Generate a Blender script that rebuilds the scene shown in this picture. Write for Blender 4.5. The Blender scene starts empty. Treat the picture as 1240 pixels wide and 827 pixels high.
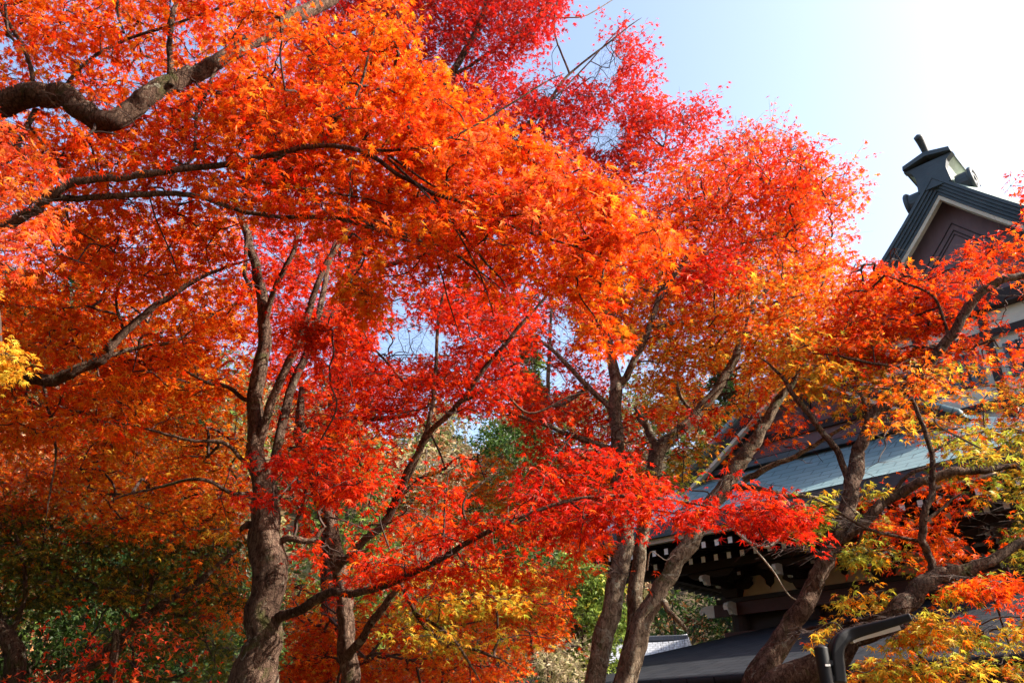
import bpy, bmesh, math, random
import numpy as np
from mathutils import Vector, Matrix
rng = np.random.default_rng(7); random.seed(7)
R = math.radians
scn = bpy.context.scene; COL = scn.collection

# ---------------------------------------------------------------- camera, sky, sun, exposure
PW, PH, FPX, PITCH = 1240, 827, 973.0, R(27)
EYE = np.array([0.0, 0.0, 1.6])
cam = bpy.data.cameras.new('camera'); camo = bpy.data.objects.new('camera', cam); COL.objects.link(camo)
cam.sensor_width = 36; cam.sensor_fit = 'HORIZONTAL'; cam.lens = FPX / PW * 36
cam.clip_start = 0.1; cam.clip_end = 3000
camo.location = EYE; camo.rotation_euler = (R(90) + PITCH, 0, 0); scn.camera = camo
SUN_AZ, SUN_EL = R(98), R(37)
world = bpy.data.worlds.new('World'); scn.world = world; world.use_nodes = True
nt = world.node_tree; bg = nt.nodes['Background']
sky = nt.nodes.new('ShaderNodeTexSky'); sky.sky_type = 'NISHITA'; sky.sun_disc = False
sky.sun_elevation = SUN_EL; sky.sun_rotation = SUN_AZ
sky.air_density = 1.0; sky.dust_density = 3.4; sky.ozone_density = 0.5
nt.links.new(sky.outputs[0], bg.inputs[0]); bg.inputs[1].default_value = 0.15
sl = bpy.data.lights.new('sun', 'SUN'); sl.energy = 5.0; sl.angle = R(0.5); sl.color = (1, 0.92, 0.80)
so = bpy.data.objects.new('sun', sl); COL.objects.link(so)
so.rotation_euler = Vector((math.sin(SUN_AZ)*math.cos(SUN_EL), math.cos(SUN_AZ)*math.cos(SUN_EL), math.sin(SUN_EL))).to_track_quat('Z', 'Y').to_euler()
vs = scn.view_settings; vs.view_transform = 'Standard'; vs.look = 'None'; vs.gamma = 1; vs.exposure = 1.58
cy = scn.cycles; cy.max_bounces = 4; cy.diffuse_bounces = 2; cy.glossy_bounces = 2; cy.transmission_bounces = 2
cy.transparent_max_bounces = 4; cy.caustics_reflective = False; cy.caustics_refractive = False
cy.use_denoising = True; cy.denoising_input_passes = 'RGB_ALBEDO_NORMAL'
cy.sample_clamp_indirect = 4

# ---------------------------------------------------------------- helpers
def ray(px, py):
    x = (px - PW/2) / FPX; y = -(py - PH/2) / FPX
    return np.array([x, math.cos(PITCH) - y*math.sin(PITCH), math.sin(PITCH) + y*math.cos(PITCH)])
def at(px, py, Y):
    r = ray(px, py); return EYE + r * (Y / r[1])
def mpp(px, py, Y):                      # metres per photo pixel at a point
    r = ray(px, py); return (Y / r[1]) / FPX
def proj(P):
    d = P - EYE
    c, s = math.cos(PITCH), math.sin(PITCH)
    depth = d[:, 1]*c + d[:, 2]*s
    return PW/2 + FPX*d[:, 0]/depth, PH/2 - FPX*(-d[:, 1]*s + d[:, 2]*c)/depth
def inpoly(x, y, poly):
    x = np.asarray(x, float); y = np.asarray(y, float); ins = np.zeros(x.shape, bool); n = len(poly); j = n-1
    for i in range(n):
        xi, yi = poly[i]; xj, yj = poly[j]
        if yi != yj:
            ins ^= ((yi > y) != (yj > y)) & (x < (xj-xi)*(y-yi)/(yj-yi) + xi)
        j = i
    return ins

def tag(o, label=None, cat=None, group=None, kind=None):
    for k, v in (('label', label), ('category', cat), ('group', group), ('kind', kind)):
        if v: o[k] = v
    return o
def empty(name, loc, rz=0):
    o = bpy.data.objects.new(name, None); COL.objects.link(o); o.location = loc; o.rotation_euler = (0, 0, rz)
    o.empty_display_size = .3
    return o
def link(name, me, mats, parent=None, local=False):
    o = bpy.data.objects.new(name, me); COL.objects.link(o)
    for m in (mats if isinstance(mats, (list, tuple)) else [mats]): me.materials.append(m)
    if parent is not None:
        o.parent = parent
        if not local:
            M = Matrix.Translation(parent.location) @ Matrix.Rotation(parent.rotation_euler.z, 4, 'Z')
            o.matrix_parent_inverse = M.inverted()
    return o
def mesh_np(name, V, F, smooth=False, col=None, matidx=None, uv=None):
    """V (n,3), F (m,k) same-size polygons"""
    V = np.asarray(V, np.float32); F = np.asarray(F, np.int32)
    me = bpy.data.meshes.new(name)
    me.vertices.add(len(V)); me.vertices.foreach_set('co', V.ravel())
    m, k = F.shape
    me.loops.add(m*k); me.loops.foreach_set('vertex_index', F.ravel())
    me.polygons.add(m); me.polygons.foreach_set('loop_start', np.arange(0, m*k, k, dtype=np.int32))
    me.polygons.foreach_set('loop_total', np.full(m, k, np.int32))
    me.polygons.foreach_set('use_smooth', np.full(m, smooth, bool))
    if matidx is not None: me.polygons.foreach_set('material_index', np.asarray(matidx, np.int32))
    me.update(calc_edges=True)
    if col is not None:
        a = me.attributes.new('leaf_colour', 'FLOAT_COLOR', 'POINT')
        a.data.foreach_set('color', np.asarray(col, np.float32).ravel())
    if uv is not None:
        l = me.uv_layers.new(name='UVMap'); l.data.foreach_set('uv', np.asarray(uv, np.float32)[F.ravel()].ravel())
    return me

class MB:
    """collects boxes and prisms (a mesh of mixed faces)"""
    def __init__(s): s.v = []; s.f = []; s.mi = []; s.sm = []
    def add(s, V, F, mi=0, sm=False):
        b = len(s.v); s.v += [tuple(map(float, p)) for p in V]; s.f += [tuple(i+b for i in f) for f in F]
        s.mi += [mi]*len(F); s.sm += [sm]*len(F)
    def box(s, x0, x1, y0, y1, z0, z1, mi=0, ends=None):
        V = [(x0,y0,z0),(x1,y0,z0),(x1,y1,z0),(x0,y1,z0),(x0,y0,z1),(x1,y0,z1),(x1,y1,z1),(x0,y1,z1)]
        F = [(0,3,2,1),(4,5,6,7),(0,1,5,4),(1,2,6,5),(2,3,7,6),(3,0,4,7)]
        s.add(V, F, mi)
        if ends: 
            for fi, m in ends.items(): s.mi[len(s.mi)-6+fi] = m
    def hexa(s, b, t, mi=0):             # bottom quad, top quad
        s.add(list(b)+list(t), [(3,2,1,0),(4,5,6,7),(0,1,5,4),(1,2,6,5),(2,3,7,6),(3,0,4,7)], mi)
    def prism(s, poly, y0, y1, mi=0, axis='y'):   # outline in (x,z) swept along y (or (y,z) along x)
        n = len(poly)
        g = (lambda a, b, h: (a, h, b)) if axis == 'y' else ((lambda a, b, h: (h, a, b)) if axis == 'x' else (lambda a, b, h: (a, b, h)))
        V = [g(a, b, y0) for a, b in poly] + [g(a, b, y1) for a, b in poly]
        F = [tuple(range(n))[::-1], tuple(range(n, 2*n))] + [(i, (i+1) % n, n+(i+1) % n, n+i) for i in range(n)]
        s.add(V, F, mi)
    def build(s, name, mats, parent=None, bevel=0, local=True):
        me = bpy.data.meshes.new(name); me.from_pydata(s.v, [], s.f)
        me.polygons.foreach_set('material_index', s.mi); me.polygons.foreach_set('use_smooth', s.sm)
        bm = bmesh.new(); bm.from_mesh(me); bmesh.ops.recalc_face_normals(bm, faces=bm.faces); bm.to_mesh(me); bm.free()
        me.update()
        o = link(name, me, mats, parent, local)
        if bevel:
            md = o.modifiers.new('bevel', 'BEVEL'); md.width = bevel; md.segments = 2; md.limit_method = 'ANGLE'
        return o

def spline(pts, per=6):
    P = np.asarray(pts, float); n = len(P)
    if n < 3: 
        t = np.linspace(0, 1, per+1)[:, None]; return P[0]*(1-t) + P[-1]*t
    Q = np.vstack([2*P[0]-P[1], P, 2*P[-1]-P[-2]]); out = []
    for i in range(1, n):
        p0, p1, p2, p3 = Q[i-1], Q[i], Q[i+1], Q[i+2]
        for t in np.linspace(0, 1, per, endpoint=False):
            out.append(.5*((2*p1) + (-p0+p2)*t + (2*p0-5*p1+4*p2-p3)*t*t + (-p0+3*p1-3*p2+p3)*t**3))
    out.append(P[-1]); return np.array(out)
def frames(C):
    T = np.gradient(C, axis=0); T /= np.linalg.norm(T, axis=1)[:, None] + 1e-9
    ref = np.array([0.31, .95, .05]); N = np.zeros_like(C)
    n = ref - T[0]*(ref@T[0]); n /= np.linalg.norm(n); N[0] = n
    for i in range(1, len(C)):
        n = n - T[i]*(n@T[i]); n /= np.linalg.norm(n)+1e-9; N[i] = n
    return T, N, np.cross(T, N)
def tube(C, rad, sides=10, rough=0.0, seed=0, cap=True):
    C = np.asarray(C, float); rad = np.asarray(rad, float)
    T, N, B = frames(C); a = np.linspace(0, 2*np.pi, sides, endpoint=False)
    n = len(C); r = np.repeat(rad[:, None], sides, 1)
    if rough:
        g = np.random.default_rng(seed); L = np.concatenate([[0], np.cumsum(np.linalg.norm(np.diff(C, axis=0), axis=1))])
        for k in range(7):
            fr = g.uniform(1.2, 9)*(.16/(rad.mean()+.02))**.5; m = g.integers(1, 5); ph, ps = g.uniform(0, 6.28, 2)
            r = r * (1 + rough*.38*np.sin(L[:, None]*fr + m*a[None, :] + ph)*np.cos(L[:, None]*fr*.37 + ps))
    V = (C[:, None, :] + (N[:, None, :]*np.cos(a)[None, :, None] + B[:, None, :]*np.sin(a)[None, :, None]) * r[:, :, None]).reshape(-1, 3)
    i = np.arange(n-1)[:, None]*sides; j = np.arange(sides)[None, :]; j2 = (j+1) % sides
    F = np.stack([i+j, i+j2, i+sides+j2, i+sides+j], -1).reshape(-1, 4)
    if cap:
        V = np.vstack([V, C[-1] + T[-1]*rad[-1]*.6]); top = len(V)-1; b = (n-1)*sides
        capf = np.array([[b+q, b+(q+1) % sides, top, top] for q in range(sides)])
        return V, F, capf
    return V, F, None

# ---------------------------------------------------------------- materials
def mat(name): 
    m = bpy.data.materials.new(name); m.use_nodes = True; n = m.node_tree.nodes; n.clear()
    out = n.new('ShaderNodeOutputMaterial'); return m, n, m.node_tree.links, out
def ramp(n, stops):
    r = n.new('ShaderNodeValToRGB'); e = r.color_ramp.elements
    e[0].position, e[0].color = stops[0][0], (*stops[0][1], 1); e[1].position, e[1].color = stops[-1][0], (*stops[-1][1], 1)
    for p, c in stops[1:-1]: q = e.new(p); q.color = (*c, 1)
    return r
def noise(n, l, scale, detail=5, rough=.6, vec=None, dist=0):
    t = n.new('ShaderNodeTexNoise'); t.inputs['Scale'].default_value = scale; t.inputs['Detail'].default_value = detail
    t.inputs['Roughness'].default_value = rough; t.inputs['Distortion'].default_value = dist
    if vec is not None: l.new(vec, t.inputs['Vector'])
    return t
def mix(n, l, a, b, f, mode='MIX'):
    m = n.new('ShaderNodeMix'); m.data_type = 'RGBA'; m.blend_type = mode
    for s, v in ((6, a), (7, b), (0, f)):
        if isinstance(v, (int, float)): m.inputs[s].default_value = v
        elif isinstance(v, tuple): m.inputs[s].default_value = (*v, 1)
        else: l.new(v, m.inputs[s])
    return m.outputs[2]
def bumped(n, l, h, strength, dist):
    b = n.new('ShaderNodeBump'); b.inputs['Strength'].default_value = strength; b.inputs['Distance'].default_value = dist
    l.new(h, b.inputs['Height']); return b.outputs[0]
def leaf_material(name, trans=.5):
    m, n, l, out = mat(name)
    at_ = n.new('ShaderNodeAttribute'); at_.attribute_name = 'leaf_colour'
    tc = n.new('ShaderNodeTexCoord'); no = noise(n, l, 55, 2, .5, tc.outputs['Object'])
    c = mix(n, l, at_.outputs['Color'], (.9, .9, .9), 0.0)
    va = ramp(n, [(.3, (.8, .8, .8)), (.7, (1.1, 1.1, 1.1))]); l.new(no.outputs[0], va.inputs[0])
    c = mix(n, l, at_.outputs['Color'], va.outputs[0], 1.0, 'MULTIPLY')
    p = n.new('ShaderNodeBsdfPrincipled'); p.inputs['Roughness'].default_value = .42; p.inputs['Specular IOR Level'].default_value = .14
    t = n.new('ShaderNodeBsdfTranslucent'); x = n.new('ShaderNodeMixShader'); x.inputs[0].default_value = trans
    l.new(c, p.inputs['Base Color']); l.new(c, t.inputs['Color'])
    l.new(p.outputs[0], x.inputs[1]); l.new(t.outputs[0], x.inputs[2]); l.new(x.outputs[0], out.inputs[0]); return m
def bark_material(name, dark, mid, light, lichen=.55):
    m, n, l, out = mat(name); tc = n.new('ShaderNodeTexCoord'); mp = n.new('ShaderNodeMapping')
    l.new(tc.outputs['Object'], mp.inputs[0]); mp.inputs['Scale'].default_value = (1, 1, .42)
    a = noise(n, l, 34, 10, .72, mp.outputs[0], .9); b = noise(n, l, 7.5, 6, .68, tc.outputs['Object'], 1.2); d = noise(n, l, 110, 5, .65, tc.outputs['Object'])
    r = ramp(n, [(.34, dark), (.52, mid), (.70, light)]); l.new(a.outputs[0], r.inputs[0])
    big = noise(n, l, 1.7, 4, .6, tc.outputs['Object'], .6); vb = ramp(n, [(.35, (.5, .45, .42)), (.65, (1.15, 1.12, 1.08))]); l.new(big.outputs[0], vb.inputs[0])
    c0 = mix(n, l, r.outputs[0], vb.outputs[0], 1.0, 'MULTIPLY')
    # plates parted by fine cracks
    vo = n.new('ShaderNodeTexVoronoi'); vo.feature = 'DISTANCE_TO_EDGE'; vo.inputs['Scale'].default_value = 19
    wp = n.new('ShaderNodeMix'); wp.data_type = 'RGBA'; wp.inputs[0].default_value = .06; l.new(mp.outputs[0], wp.inputs[6]); l.new(b.outputs['Color'], wp.inputs[7]); l.new(wp.outputs[2], vo.inputs['Vector'])
    ck = ramp(n, [(.0, (.25, .22, .2)), (.055, (1, 1, 1))]); l.new(vo.outputs['Distance'], ck.inputs[0])
    c0 = mix(n, l, c0, ck.outputs[0], .8, 'MULTIPLY')
    k = ramp(n, [(lichen, (0, 0, 0)), (lichen+.05, (.75, .75, .75))]); l.new(b.outputs[0], k.inputs[0])
    c = mix(n, l, c0, (.36, .34, .26), k.outputs[0])
    g = noise(n, l, 3.1, 6, .65, tc.outputs['Object'], .8); kg = ramp(n, [(.57, (0, 0, 0)), (.68, (.7, .7, .7))]); l.new(g.outputs[0], kg.inputs[0])
    c = mix(n, l, c, (.07, .085, .02), kg.outputs[0])
    p = n.new('ShaderNodeBsdfPrincipled'); p.inputs['Roughness'].default_value = .92; p.inputs['Specular IOR Level'].default_value = .1
    ad = n.new('ShaderNodeMath'); ad.operation = 'ADD'; l.new(a.outputs[0], ad.inputs[0]); l.new(d.outputs[0], ad.inputs[1])
    a3 = n.new('ShaderNodeMath'); a3.operation = 'MULTIPLY_ADD'; l.new(ck.outputs[0], a3.inputs[0]); a3.inputs[1].default_value = .5; l.new(ad.outputs[0], a3.inputs[2])
    l.new(bumped(n, l, a3.outputs[0], 1.0, .035), p.inputs['Normal'])
    l.new(c, p.inputs['Base Color']); l.new(p.outputs[0], out.inputs[0]); return m
def surf(name, c1, c2, scale=6, rough=.7, bump=.2, stretch=(1, 1, 1), spec=.3, dist=.01, metal=0):
    m, n, l, out = mat(name); tc = n.new('ShaderNodeTexCoord'); mp = n.new('ShaderNodeMapping'); mp.inputs['Scale'].default_value = stretch
    l.new(tc.outputs['Object'], mp.inputs[0]); a = noise(n, l, scale, 7, .62, mp.outputs[0], .3); b = noise(n, l, scale*.17, 3, .5, tc.outputs['Object'])
    r = ramp(n, [(.32, c1), (.68, c2)]); mm = n.new('ShaderNodeMath'); mm.operation = 'MULTIPLY_ADD'; l.new(a.outputs[0], mm.inputs[0]); mm.inputs[1].default_value = .6
    mb = n.new('ShaderNodeMath'); mb.operation = 'MULTIPLY'; l.new(b.outputs[0], mb.inputs[0]); mb.inputs[1].default_value = .4; l.new(mb.outputs[0], mm.inputs[2])
    l.new(mm.outputs[0], r.inputs[0]); p = n.new('ShaderNodeBsdfPrincipled')
    p.inputs['Roughness'].default_value = rough; p.inputs['Specular IOR Level'].default_value = spec; p.inputs['Metallic'].default_value = metal
    l.new(r.outputs[0], p.inputs['Base Color'])
    if bump: l.new(bumped(n, l, a.outputs[0], bump, dist), p.inputs['Normal'])
    l.new(p.outputs[0], out.inputs[0]); return m
def shingle(name, c1, c2, cm, bw, rh, bump=.8, rough=.55, streak=(.3, .33, .3), spec=.4):
    m, n, l, out = mat(name); uv = n.new('ShaderNodeUVMap'); uv.uv_map = 'UVMap'
    br = n.new('ShaderNodeTexBrick'); l.new(uv.outputs[0], br.inputs['Vector'])
    br.inputs['Color1'].default_value = (*c1, 1); br.inputs['Color2'].default_value = (*c2, 1); br.inputs['Mortar'].default_value = (*cm, 1)
    br.inputs['Scale'].default_value = 1; br.inputs['Brick Width'].default_value = bw; br.inputs['Row Height'].default_value = rh
    br.inputs['Mortar Size'].default_value = .016; br.inputs['Mortar Smooth'].default_value = .3; br.inputs['Bias'].default_value = 0
    mp = n.new('ShaderNodeMapping'); mp.inputs['Scale'].default_value = (1.3, .25, 1); l.new(uv.outputs[0], mp.inputs[0])
    st = noise(n, l, 2.2, 6, .65, mp.outputs[0]); k = ramp(n, [(.45, (0, 0, 0)), (.75, (.65, .65, .65))]); l.new(st.outputs[0], k.inputs[0])
    c = mix(n, l, br.outputs[0], streak, k.outputs[0])
    fine = noise(n, l, 40, 3, .6, uv.outputs[0]); vr = ramp(n, [(.3, (.82, .82, .82)), (.7, (1.12, 1.12, 1.12))]); l.new(fine.outputs[0], vr.inputs[0])
    c = mix(n, l, c, vr.outputs[0], 1.0, 'MULTIPLY')
    # each course is a small step: height rises within the row then drops
    sx = n.new('ShaderNodeSeparateXYZ'); l.new(uv.outputs[0], sx.inputs[0]); dv = n.new('ShaderNodeMath'); dv.operation = 'DIVIDE'; l.new(sx.outputs[1], dv.inputs[0]); dv.inputs[1].default_value = rh
    frc = n.new('ShaderNodeMath'); frc.operation = 'FRACT'; l.new(dv.outputs[0], frc.inputs[0])
    inv = n.new('ShaderNodeMath'); inv.operation = 'SUBTRACT'; inv.inputs[0].default_value = 1; l.new(frc.outputs[0], inv.inputs[1])
    p = n.new('ShaderNodeBsdfPrincipled'); p.inputs['Roughness'].default_value = rough; p.inputs['Specular IOR Level'].default_value = spec
    l.new(bumped(n, l, inv.outputs[0], bump, .03), p.inputs['Normal']); l.new(c, p.inputs['Base Color']); l.new(p.outputs[0], out.inputs[0]); return m

M = {}
M['leaf'] = leaf_material('maple_leaf', .5)
M['bgleaf'] = leaf_material('distant_leaf', .3)
M['bark'] = bark_material('maple_bark', (.045, .025, .019), (.165, .105, .078), (.36, .26, .19), .60)
M['bark_pale'] = bark_material('pale_maple_bark', (.075, .05, .035), (.28, .21, .15), (.52, .43, .32), .56)
M['twig'] = surf('twig_bark', (.02, .012, .010), (.07, .042, .032), 30, .85, .2)
M['deadwood'] = surf('dead_twig_bark', (.22, .18, .13), (.42, .36, .28), 30, .85, .2)
M['wood'] = surf('dark_temple_timber', (.012, .007, .006), (.035, .018, .015), 9, .65, .25, (1, 1, 6))
M['wood_red'] = surf('red_brown_timber', (.045, .016, .014), (.085, .03, .026), 9, .6, .2, (1, 1, 5))
M['white'] = surf('white_painted_ends', (.66, .64, .60), (.82, .81, .78), 14, .6, .08)
M['plaster'] = surf('cream_plaster', (.50, .42, .34), (.64, .56, .46), 5, .85, .12)
M['trim'] = surf('pale_weathered_trim', (.40, .33, .25), (.58, .50, .40), 10, .75, .15, (1, 1, 3))
M['gable'] = surf('purple_brown_boards', (.115, .07, .076), (.16, .10, .105), 7, .7, .15, (1, 1, .3))
M['edge'] = surf('dark_copper_edge', (.018, .026, .034), (.06, .075, .085), 11, .5, .3, (1, 1, 8), .4)
M['verdigris'] = surf('pale_verdigris_copper', (.23, .30, .26), (.42, .48, .42), 8, .5, .12, spec=.4)
M['copper'] = shingle('copper_shingles', (.125, .205, .225), (.165, .25, .27), (.05, .085, .10), .55, .26, streak=(.17, .215, .22))
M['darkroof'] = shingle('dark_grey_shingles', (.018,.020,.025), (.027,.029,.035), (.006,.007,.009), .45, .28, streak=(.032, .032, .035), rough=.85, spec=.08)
M['tile'] = shingle('grey_clay_tiles', (.30, .31, .34), (.38, .39, .42), (.09, .09, .10), .22, .2, .9, .5, (.33, .33, .34))
M['black'] = surf('black_painted_steel', (.010, .010, .011), (.018, .017, .018), 20, .5, .06, spec=.22)
M['diffuser'] = surf('milky_lamp_cover', (.56, .52, .46), (.68, .64, .58), 20, .35, .0)
M['glass'] = surf('dark_window_glass', (.015, .017, .02), (.03, .034, .04), 3, .08, .0, spec=.6)
M['soil'] = surf('forest_floor', (.05, .035, .02), (.13, .09, .05), 1.5, .95, .5, dist=.05)
M['gravel'] = surf('temple_yard_gravel', (.20, .18, .15), (.33, .30, .26), 30, .95, .5)

# ---------------------------------------------------------------- leaves
def lobed(kind):
    if kind == 7: A = [0, 38, -38, 78, -78, 122, -122]; Ls = [1, .93, .93, .74, .74, .40, .40]; nr = .27
    elif kind == 5: A = [0, 45, -45, 95, -95]; Ls = [1, .9, .9, .62, .62]; nr = .27
    else: A = [0, 70, -70]; Ls = [1, .75, .75]; nr = .3
    o = sorted(zip(A, Ls)); pts = []
    for i, (a, L) in enumerate(o):
        pts.append((a, L, 1)); b = o[i+1][0] if i+1 < len(o) else o[0][0]+360
        pts.append(((a+b)/2, nr if i+1 < len(o) else .10, 0))
    V = [(0, .0, 0)]
    for a, r, tip in pts:
        t = math.radians(a); V.append((r*math.sin(t), r*math.cos(t), -(.16*r*r if tip else -.02)))
    V = np.array(V); V[:, 1] += .12
    n = len(V)-1
    F = np.array([(0, 1+(i+1) % n, 1+i) for i in range(n)])
    return V, F
LEAF = {k: lobed(k) for k in (3, 5, 7)}
def leaf_mesh(name, P, D, U, S, Cc, kind, mat_, parent):
    """P base points, D tip directions, U approximate normals, S sizes, Cc colours"""
    D = D/np.linalg.norm(D, axis=1)[:, None]; X = np.cross(D, U); X /= np.linalg.norm(X, axis=1)[:, None]+1e-9; Z = np.cross(X, D)
    v, f = LEAF[kind]; n = len(P); k = len(v)
    w = rng.uniform(.8, 1.1, n); curl = rng.uniform(.2, 2.4, n)
    V = P[:, None] + S[:, None, None]*(v[None, :, 0, None]*w[:, None, None]*X[:, None] + v[None, :, 1, None]*D[:, None] + (v[None, :, 2]*curl[:, None])[:, :, None]*Z[:, None])
    F = (f[None] + (np.arange(n)*k)[:, None, None]).reshape(-1, 3)
    c = np.repeat(np.concatenate([Cc, np.ones((n, 1))], 1)[:, None], k, 1).reshape(-1, 4)
    return link(name, mesh_np(name, V.reshape(-1, 3), F, col=c), mat_, parent)

PAL = {   # leaf albedos, weights
 'orange':  [((.84,.12,.005),5),((.87,.185,.007),3),((.79,.065,.005),4.5),((.88,.36,.02),.9),((.72,.04,.005),1.5)],
 'redorange': [((.80,.08,.006),4),((.76,.04,.006),4),((.85,.16,.007),3),((.64,.022,.006),2)],
 'pink': [((.85,.14,.05),3),((.82,.09,.04),3),((.88,.30,.05),2)],
 'red':     [((.72,.035,.005),5),((.62,.018,.005),4),((.80,.085,.006),3)],
 'crimson': [((.50,.012,.006),4),((.62,.02,.006),4),((.70,.045,.007),1.5)],
 'deepred': [((.52,.012,.010),4),((.66,.022,.010),4),((.40,.008,.009),2),((.76,.055,.010),2)],
 'amber':   [((.86,.32,.012),4),((.84,.19,.006),4),((.80,.46,.05),2),((.78,.13,.006),2)],
 'yellow':  [((.86,.55,.05),4),((.80,.44,.04),3),((.72,.58,.07),2)],
 'lime':    [((.46,.48,.05),4),((.62,.52,.05),3),((.78,.42,.04),2),((.26,.34,.04),2)],
 'olive':   [((.13,.15,.02),4),((.30,.25,.02),3),((.55,.27,.02),1.6),((.08,.11,.016),3)],
 'green':   [((.035,.07,.006),4),((.06,.11,.007),3),((.12,.17,.025),1)],
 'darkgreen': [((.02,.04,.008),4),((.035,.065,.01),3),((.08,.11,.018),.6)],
 'pine':    [((.025,.06,.02),4),((.04,.085,.012),3),((.07,.13,.028),1)],
 'sage':    [((.16,.24,.04),3),((.24,.32,.06),3),((.10,.16,.03),2)],
 'brown':   [((.32,.20,.11),3),((.40,.28,.16),3),((.26,.14,.08),2)],
 'tan':     [((.48,.39,.24),3),((.36,.28,.17),3),((.30,.27,.12),1)],
 'rust':    [((.50,.17,.07),3),((.42,.11,.05),3),((.55,.26,.10),2)],
}
def pick(pal, n):
    """pal: 'orange' or {'orange':3,'yellow':1} -> n colours"""
    if isinstance(pal, str): pal = {pal: 1}
    C = []; w = []
    for k, q in pal.items():
        t = sum(x for _, x in PAL[k])
        for c, x in PAL[k]: C.append(c); w.append(q*x/t)
    w = np.array(w)/sum(w); return np.array(C)[rng.choice(len(C), n, p=w)]

# places where the photograph looks through between the crowns (gaps in the branches)
GAPS = []
LIMBS = []; QUEUE = []
FLECKS = [(344,652,6.4,.13), (342,690,6.4,.10), (350,745,6.4,.14), (340,800,6.4,.16), (345,515,6.7,.09), (320,430,6.6,.09), (362,450,6.9,.10), (308,300,6.6,.09), (398,625,7.6,.12), (416,735,7.6,.14),
 (766,680,8,.18), (755,740,8,.16), (742,790,8,.16), (840,655,7.9,.20), (812,708,7.9,.18), (788,770,7.9,.2), (872,600,7.9,.18), (900,560,7.9,.16), (930,508,7.9,.14), (1012,690,7,.16), (992,725,7,.15), (965,765,7,.12), (1046,545,7,.1), (1000,530,7,.1),
 (100,448,6.3,.14), (140,420,6.3,.1), (240,86,4.85,.12), (200,105,4.8,.08), (370,15,5.15,.14), (207,80,4.8,.10), (240,236,4.6,.1), (300,255,4.6,.08), (450,510,8.5,.14), (1120,640,6.3,.1), (915,590,7.8,.14), (505,560,6.9,.08), (720,485,8.1,.12), (786,520,8.6,.12), (840,505,8.6,.12)]
COVER = 2.7
for l_, Y, rad_, n in (([(352,640),(346,700),(350,745),(342,810)],6.4,.13,9), ([(769,655),(760,705),(745,765),(735,820)],8.0,.24,10), ([(866,610),(846,655),(822,695),(795,722),(779,765),(768,815)],7.9,.25,14),
                       ([(1046,555),(1036,605),(1012,680),(990,730),(966,780)],7.0,.13,11), ([(330,560),(322,480),(326,420),(316,350)],6.6,.07,8), ([(418,700),(424,760),(430,810)],7.6,.1,6), ([(382,385),(360,450),(345,520)],6.9,.08,6)):
    q_ = np.array(l_, float)
    for t_ in np.linspace(0, len(q_)-1.001, n): i_ = int(t_); FLECKS.append((*(q_[i_]+(q_[i_+1]-q_[i_])*(t_-i_)), Y, rad_))
def in_fleck(P, extra=0):
    sd_ = np.array([math.sin(SUN_AZ)*math.cos(SUN_EL), math.cos(SUN_AZ)*math.cos(SUN_EL), math.sin(SUN_EL)]); hit = np.zeros(len(P), bool)
    for a, b, Y, rad_ in FLECKS:
        v = P - at(a, b, Y); t = v @ sd_; dd = np.linalg.norm(v - t[:, None]*sd_, axis=1)
        hit |= (t > .03) & (t < 9) & (dd < (rad_+extra)*(1+.03*t))
    return hit
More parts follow.
